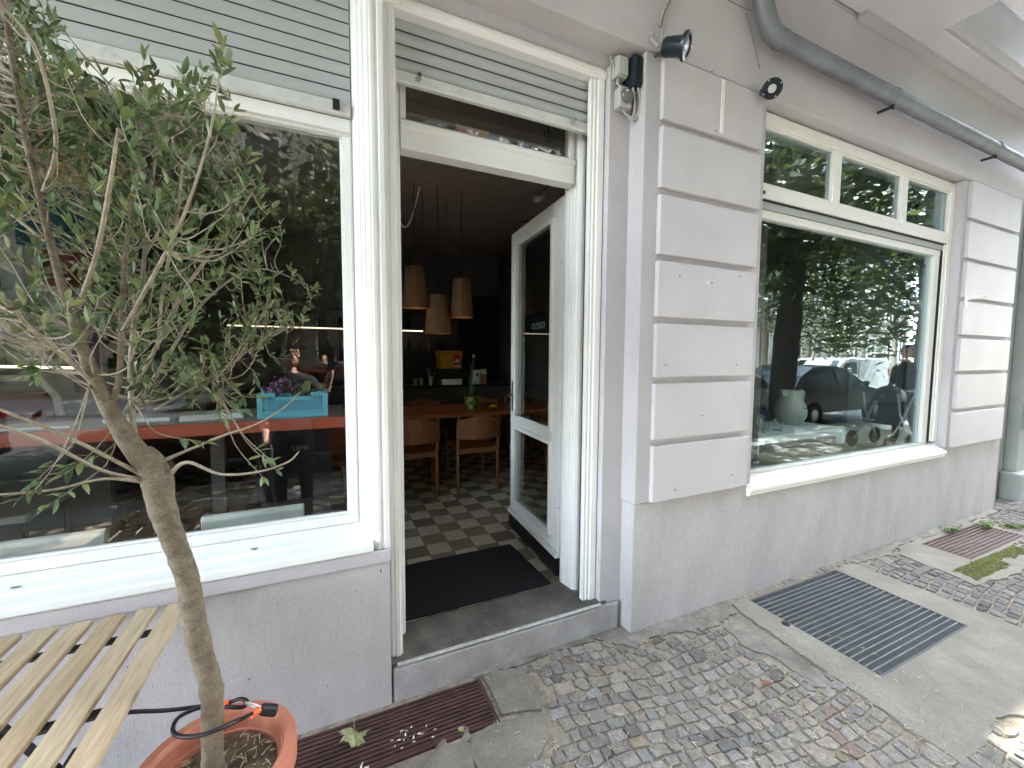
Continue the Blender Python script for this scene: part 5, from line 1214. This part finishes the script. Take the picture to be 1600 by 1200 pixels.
    for sgn in (-1, 1):
        B('head_light', HEADL, t, (-.02, .16, sgn*.68-.14, sgn*.68+.14, .66, .78) if not van else (-.03, .12, sgn*.70-.13, sgn*.70+.13, .82, 1.0), bevel=.02)
        B('tail_light', TAIL, t, (L_-.14, L_+.02, sgn*.70-.12, sgn*.70+.12, .82, .95) if not van else (L_-.1, L_+.01, sgn*.80-.06, sgn*.80+.06, .9, 1.3), bevel=.02)
        MB().lathe([(0, -.09), (.06, -.05), (.075, 0), (.06, .05), (0, .06)], 10, (1.55, sgn*(w+.08), 1.05 if not van else 1.28), sx=.7).build('wing_mirror', paint, t, smooth=True)
    B('bumper', BLACK, t, (-.05, .12, -.8, .8, .36, .52), (L_-.1, L_+.05, -.8, .8, .36, .52), bevel=.03)
    if van: B('door_seam', BLACK, t, (2.36, 2.372, -w-.004, -w+.03, .5, 1.58), (3.5, 3.512, -w-.004, -w+.03, .5, 1.58), (2.36, 2.372, w-.03, w-.012, .5, 1.58))
    return t
car('parked_car', 'silver grey hatchback mirrored at the left of the right window', 'car', 5.0, -2.98, (.28, .29, .30))
car('parked_car', 'black car mirrored behind the jug in the right window', 'car', 13.9, -2.98, (.02, .02, .025), True)
car('parked_van', 'white panel van mirrored at the right of the display window', 'van', 14.9, -5.4, (.8, .81, .82))
car('parked_car', 'dark blue car parked across the road', 'car', 14.5, -9.9, (.02, .03, .06), True)
car('parked_car', 'dark red car parked behind the photographer', 'car', -2.6, -2.98, (.07, .012, .012))
car('parked_car', 'grey car parked farthest left along the kerb', 'car', -8.2, -2.98, (.16, .16, .17))
# houses across the road
HWIN = mat('far_window_frames', (.32, .31, .29), .5)
def house(x0, x1, col, h, lab, step):
    t = thing('apartment_house', lab, 'house', 'apartment houses across the road')
    m = mat('house_'+lab[:12].replace(' ', '_'), col, .8, var=.06, scale=1)
    B('wall', m, t, (x0, x1, -26, -15.5, -.1, h)); B('roof', mat('roof_'+lab[:10], (.12, .05, .035), .8), t, (x0-.1, x1+.1, -26, -15.2, h+.003, h+.4))
    B('string_course', HWIN, t, (x0, x1, -15.497, -15.35, 4.0, 4.2), (x0, x1, -15.497, -15.3, h-.5, h-.1))
    B('base_course', mat('base_'+lab[:10], tuple(c*.6 for c in col), .8), t, (x0, x1, -15.497, -15.42, -.05, 1.0))
    nx = int((x1-x0)//step); off = ((x1-x0)-nx*step)/2
    src = None
    for f in range(int((h-1)//3.4)):
        for k in range(nx):
            a = x0+off+k*step+(step-1.15)/2; z = 1.3+f*3.45
            if src is None:
                src = B('window', HWIN, t, (-.09, 1.24, -15.495, -15.36, -.1, 0), (-.09, 0, -15.495, -15.38, 0.003, 1.9), (1.15, 1.24, -15.495, -15.38, .003, 1.9), (-.09, 1.24, -15.495, -15.38, 1.903, 2.0), (.54, .61, -15.495, -15.42, .003, 1.9), (.003, 1.147, -15.495, -15.425, 1.3, 1.36))
                pn = B('pane', CGL, src, (0.002, 1.148, -15.49, -15.46, .002, 1.9)); w = src
            else: w = src.copy(); COL.objects.link(w); w.parent = t; q = pn.copy(); COL.objects.link(q); q.parent = w
            w.location = (a, 0, z)
    for k in range(0, nx, 3):
        a = x0+off+k*step+.2
        b = B('balcony', HWIN, t, (a, a+2.2, -15.49, -14.4, 4.35, 4.5))
        B('balcony_rail', BLACK, b, (a, a+2.2, -14.45, -14.42, 5.4, 5.45), *[(a+.1*i, a+.1*i+.02, -14.445, -14.425, 4.5, 5.4) for i in range(22)])
house(-22, -4.2, (.30, .24, .16), 17, 'ochre apartment house across the road behind the photographer', 2.5)
house(-4, 11.8, (.26, .22, .17), 18, 'tan apartment house directly across the road', 2.4)
house(12, 27.8, (.32, .30, .27), 17, 'pale grey apartment house across the road to the right', 2.6)
house(28, 48, (.27, .21, .15), 18, 'brown apartment house at the far end across the road', 2.5)

# ================================================================== PEOPLE (mirrored)
SKIN = mat('skin', (.55, .33, .24), .55, var=.05); HAIR = mat('dark_hair', (.018, .012, .009), .6); SHIRT = mat('black_top', (.012, .012, .014), .85); PANTS = mat('dark_trousers', (.02, .022, .03), .85); SHOE = mat('dark_shoes', (.02, .02, .02), .6)
def figure(name, lab, loc, rz, J, mats_by, head_c, head_dir=0, hands=()):
    t = thing(name, lab, 'person', None, loc, rz)
    V = []; E = []; RR = []
    idx = {}
    for k, (p, par, r) in J.items():
        idx[k] = len(V); V.append(p); RR.append(r)
        if par: E.append((idx[par], idx[k]))
    me = bpy.data.meshes.new('b'); me.from_pydata(V, E, []); o = bpy.data.objects.new('b', me); COL.objects.link(o)
    sk_ = o.modifiers.new('skin', 'SKIN'); sub = o.modifiers.new('sub', 'SUBSURF'); sub.levels = 2; sub.render_levels = 2
    for i, r in enumerate(RR):
        rr = r if isinstance(r, tuple) else (r, r); me.skin_vertices[0].data[i].radius = rr
    me.skin_vertices[0].data[0].use_root = True
    dg = bpy.context.evaluated_depsgraph_get(); dg.update()
    m2 = bpy.data.meshes.new_from_object(o.evaluated_get(dg)); bpy.data.objects.remove(o)
    m2.name = 'body'; m2.materials.clear()
    for m in (SKIN, SHIRT, PANTS, SHOE): m2.materials.append(m)
    for p in m2.polygons: p.material_index = mats_by(p.center); p.use_smooth = True
    bo = bpy.data.objects.new('body', m2); COL.objects.link(bo); bo.parent = t
    # head with face, merged look: ellipsoid shaped by rules
    bm = bmesh.new(); bmesh.ops.create_icosphere(bm, subdivisions=4, radius=1)
    for v in bm.verts:
        x, y, z = v.co           # +y is the face
        s = 1-.22*max(0, -z)**1.3
        v.co = Vector((x*.075*s, y*.092*(1-.08*max(0, -z)), z*.115))
        if y > .3:
            fz = z
            v.co.y += .022*math.exp(-((x/.16)**2+((fz+.12)/.20)**2))+.006*math.exp(-((x/.3)**2+((fz+.5)/.10)**2))
            v.co.y += .006*math.exp(-((x/.30)**2+((fz+.85)/.12)**2))
            for sx in (-.38, .38): v.co.y -= .013*math.exp(-(((x-sx)/.17)**2+((fz-.08)/.13)**2))
            v.co.y += .006*math.exp(-((x/.55)**2+((fz-.28)/.09)**2))
    HM = Matrix.Translation(head_c) @ Matrix.Rotation(head_dir, 4, 'Z')
    me = bpy.data.meshes.new('head'); bm.transform(HM); bm.to_mesh(me); bm.free(); me.materials.append(SKIN)
    for p in me.polygons: p.use_smooth = True
    h = bpy.data.objects.new('head', me); COL.objects.link(h); h.parent = t
    for sx in (-1, 1):
        MB().lathe([(0, -.006), (.011, -.002), (.011, .002), (0, .006)], 10, HM @ Vector((sx*.029, .076, .008)), M=HM.to_3x3().to_4x4() @ Matrix.Rotation(R(90), 4, 'X')).build('eye', HAIR, h, smooth=True)
        MB().lathe([(0, -.03), (.012, -.01), (.014, .015), (0, .03)], 10, HM @ Vector((sx*.076, -.005, -.005)), sy=1.4).build('ear', SKIN, h, smooth=True)
        MB().tube([HM @ Vector((sx*.014, .089, .036)), HM @ Vector((sx*.045, .074, .036))], .0035, 6).build('eyebrow', HAIR, h)
    MB().tube([HM @ Vector((a, .087-abs(a)*.25, -.058)) for a in (-.022, -.01, .01, .022)], [.002, .005, .005, .002], 6).build('lips', mat('lips', (.40, .16, .13), .5), h, smooth=True)
    bm = bmesh.new(); bmesh.ops.create_icosphere(bm, subdivisions=4, radius=1)
    kill = []
    for v in bm.verts:
        x, y, z = v.co; nz = noise.noise(Vector((x*3, y*3, z*3)))*.12+noise.noise(Vector((x*9, y*9, z*9)))*.06
        if (y > .25 and z < .42) or z < -.45: kill.append(v); continue
        v.co = Vector((x*.086, y*.100-.006, z*.128+.006))*(1.03+nz)
    bmesh.ops.delete(bm, geom=kill, context='VERTS'); bm.transform(HM)
    me = bpy.data.meshes.new('hair'); bm.to_mesh(me); bm.free(); me.materials.append(HAIR)
    ho = bpy.data.objects.new('hair', me); COL.objects.link(ho); ho.parent = t; ho.modifiers.new('t', 'SOLIDIFY').thickness = .012
    for (c, dirs, th, up) in hands:      # palm centre, finger dirs
        for k in range(4):
            b = Vector(c)+Vector(up)*(.027-.018*k); d = Vector(dirs).normalized(); l = (.068, .076, .072, .056)[k]
            MB().tube(catmull([b, b+d*l*.45+Vector(th)*.004, b+d*l*.8+Vector(th)*.022, b+d*l*.95+Vector(th)*.04], 3), [.0085]*4+[.008]*3+[.007]*2+[.005], 8).build('finger', SKIN, bo, smooth=True)
        b = Vector(c)+Vector(up)*.03-Vector(dirs).normalized()*.03
        MB().tube([b, b+Vector(up)*.025+Vector(dirs).normalized()*.02, b+Vector(up)*.03+Vector(dirs).normalized()*.045+Vector(th)*.01], [.011, .0095, .007], 8).build('thumb', SKIN, bo, smooth=True)
    return t
# photographer: stands left behind the phone, right arm raised holding it
HX, HY = -.285, -.12
J = {'pel': ((HX, HY-.03, .90), None, (.15, .10)), 'wst': ((HX, HY-.03, 1.06), 'pel', (.13, .09)), 'chs': ((HX, HY-.03, 1.24), 'wst', (.155, .10)), 'upc': ((HX, HY-.035, 1.335), 'chs', (.12, .075)),
     'nk': ((HX, HY-.02, 1.40), 'upc', .052), 'nk2': ((HX, HY-.01, 1.46), 'nk', .05), 
     'ls': ((HX-.17, HY-.03, 1.32), 'upc', .06), 'le': ((HX-.21, HY-.04, 1.06), 'ls', .043), 'lw': ((HX-.19, HY+.10, .86), 'le', .03), 'lh': ((HX-.185, HY+.15, .80), 'lw', (.038, .02)),
     'rs': ((HX+.17, HY-.03, 1.32), 'upc', .06), 're': ((HX+.25, HY-.05, 1.13), 'rs', .045), 'rw': ((.035, -.055, 1.40), 're', .030), 'rh': ((.045, -.045, 1.47), 'rw', (.036, .02)),
     'lhp': ((HX-.09, HY-.03, .84), 'pel', .10), 'lk': ((HX-.10, HY, .47), 'lhp', .062), 'la': ((HX-.11, HY-.03, .09), 'lk', .042), 'lt': ((HX-.12, HY+.12, .04), 'la', (.045, .035)),
     'rhp': ((HX+.09, HY-.03, .84), 'pel', .10), 'rk': ((HX+.10, HY, .47), 'rhp', .062), 'ra': ((HX+.11, HY-.03, .09), 'rk', .042), 'rt': ((HX+.13, HY+.12, .04), 'ra', (.045, .035))}
def mb1(c):
    if c.z < .085: return 3
    if c.z < .93 and abs(c.x-HX) < .24 and not (c.x < HX-.15 and c.z > .6): return 2
    if c.z > 1.40 and abs(c.x-HX) < .1: return 0
    if c.x > HX+.2 and c.z > 1.22 and c.x > -.02: return 0
    if c.x < HX-.14 and c.z < .98: return 0
    return 1
figure('person', 'person in a black top holding up a phone, mirrored in the large window', (0, 0, 0), 0, J, mb1, Vector((HX, HY, 1.545)), R(-18), hands=[((.045, -.04, 1.485), (-.6, .3, .35), (-.5, .5, 0), (0, 0, 1))])
ph = thing('phone', 'black phone held upright by the person mirrored in the large window', 'phone')
B('phone_case', BLACK, ph, (-.005, .012, -.022, -.012, 1.49, 1.57), (.012, .07, -.022, -.012, 1.42, 1.57), bevel=.003)
MB().lathe([(.009, 0), (.009, .004), (.006, .005), (0, .005)], 14, (.035, -.0118, 1.553), M=Matrix.Rotation(R(-90), 4, 'X')).build('camera_lens', CGL, ph)
# second person with a pushchair, mirrored at the right of the display window
J2 = {'pel': ((0, 0, .95), None, (.16, .11)), 'chs': ((.02, 0, 1.28), 'pel', (.17, .11)), 'upc': ((.03, 0, 1.40), 'chs', (.12, .08)), 'nk': ((.04, 0, 1.50), 'upc', .055), 'nk2': ((.05, 0, 1.55), 'nk', .05),
      'ls': ((.03, .17, 1.38), 'upc', .065), 'le': ((-.02, .22, 1.10), 'ls', .045), 'lw': ((.22, .18, .98), 'le', .033), 'lh': ((.30, .17, .98), 'lw', .035),
      'rs': ((.03, -.17, 1.38), 'upc', .065), 're': ((-.02, -.22, 1.10), 'rs', .045), 'rw': ((.22, -.18, .98), 're', .033), 'rh': ((.30, -.17, .98), 'rw', .035),
      'lhp': ((0, .09, .88), 'pel', .105), 'lk': ((.12, .09, .50), 'lhp', .068), 'la': ((.05, .09, .09), 'lk', .045), 'lt': ((.2, .09, .04), 'la', .04),
      'rhp': ((0, -.09, .88), 'pel', .105), 'rk': ((-.02, -.09, .50), 'rhp', .068), 'ra': ((-.22, -.09, .14), 'rk', .045), 'rt': ((-.10, -.09, .05), 'ra', .04)}
figure('person', 'person in dark clothes pushing a pushchair, mirrored at the right of the display window', (9.5, -.1, 0), math.pi, J2, lambda c: 3 if c.z < .1 else 2 if c.z < .95 else 0 if c.z > 1.5 or (c.x > .2 and c.z < 1.05) else 1, Vector((.07, 0, 1.66)), R(-90))
pc = thing('pushchair', 'dark folding pushchair mirrored at the right of the display window', 'pushchair', None, (8.75, -.1, 0))
s = MB()
for sy in (-.24, .24): s.tube([(.47, sy, .98), (.1, sy, .55), (-.35, sy, .14)], .014, 8).tube([(.38, sy, .14), (-.02, sy, .62), (-.12, sy, .95)], .014, 8)
s.tube([(.47, -.24, .98), (.47, .24, .98)], .016, 8); s.build('frame', STEEL, pc, smooth=True)
MB().add([(-.2, -.2, .48), (-.2, .2, .48), (.2, .2, .42), (.2, -.2, .42), (.38, .2, .92), (.38, -.2, .92), (-.2, -.2, .44), (-.2, .2, .44), (.23, .2, .38), (.23, -.2, .38), (.42, .2, .90), (.42, -.2, .90)],
         [(0, 1, 2, 3), (3, 2, 4, 5), (6, 7, 8, 9), (9, 8, 10, 11), (0, 3, 9, 6), (1, 2, 8, 7), (3, 5, 11, 9), (2, 4, 10, 8), (4, 5, 11, 10), (0, 1, 7, 6)]).build('seat', PANTS, pc)
MB().lathe([(.30, 0), (.26, .15), (.14, .24), (0, .27)], 16, (.18, 0, .82), sx=.9, sy=.75).build('hood', PANTS, pc, smooth=True)
for a in (-.35, .38):
    for sy in (-.26, .26):
        w = MB().lathe([(.09, -.02), (.14, -.025), (.15, 0), (.14, .025), (.09, .02)], 20, (a, sy, .15), M=Matrix.Rotation(R(90), 4, 'X')).build('wheel', TYRE, pc, smooth=True)
        MB().lathe([(0, -.022), (.09, -.015), (.09, .015), (0, .022)], 12, (a, sy, .15), M=Matrix.Rotation(R(90), 4, 'X')).build('rim', RIM, w)
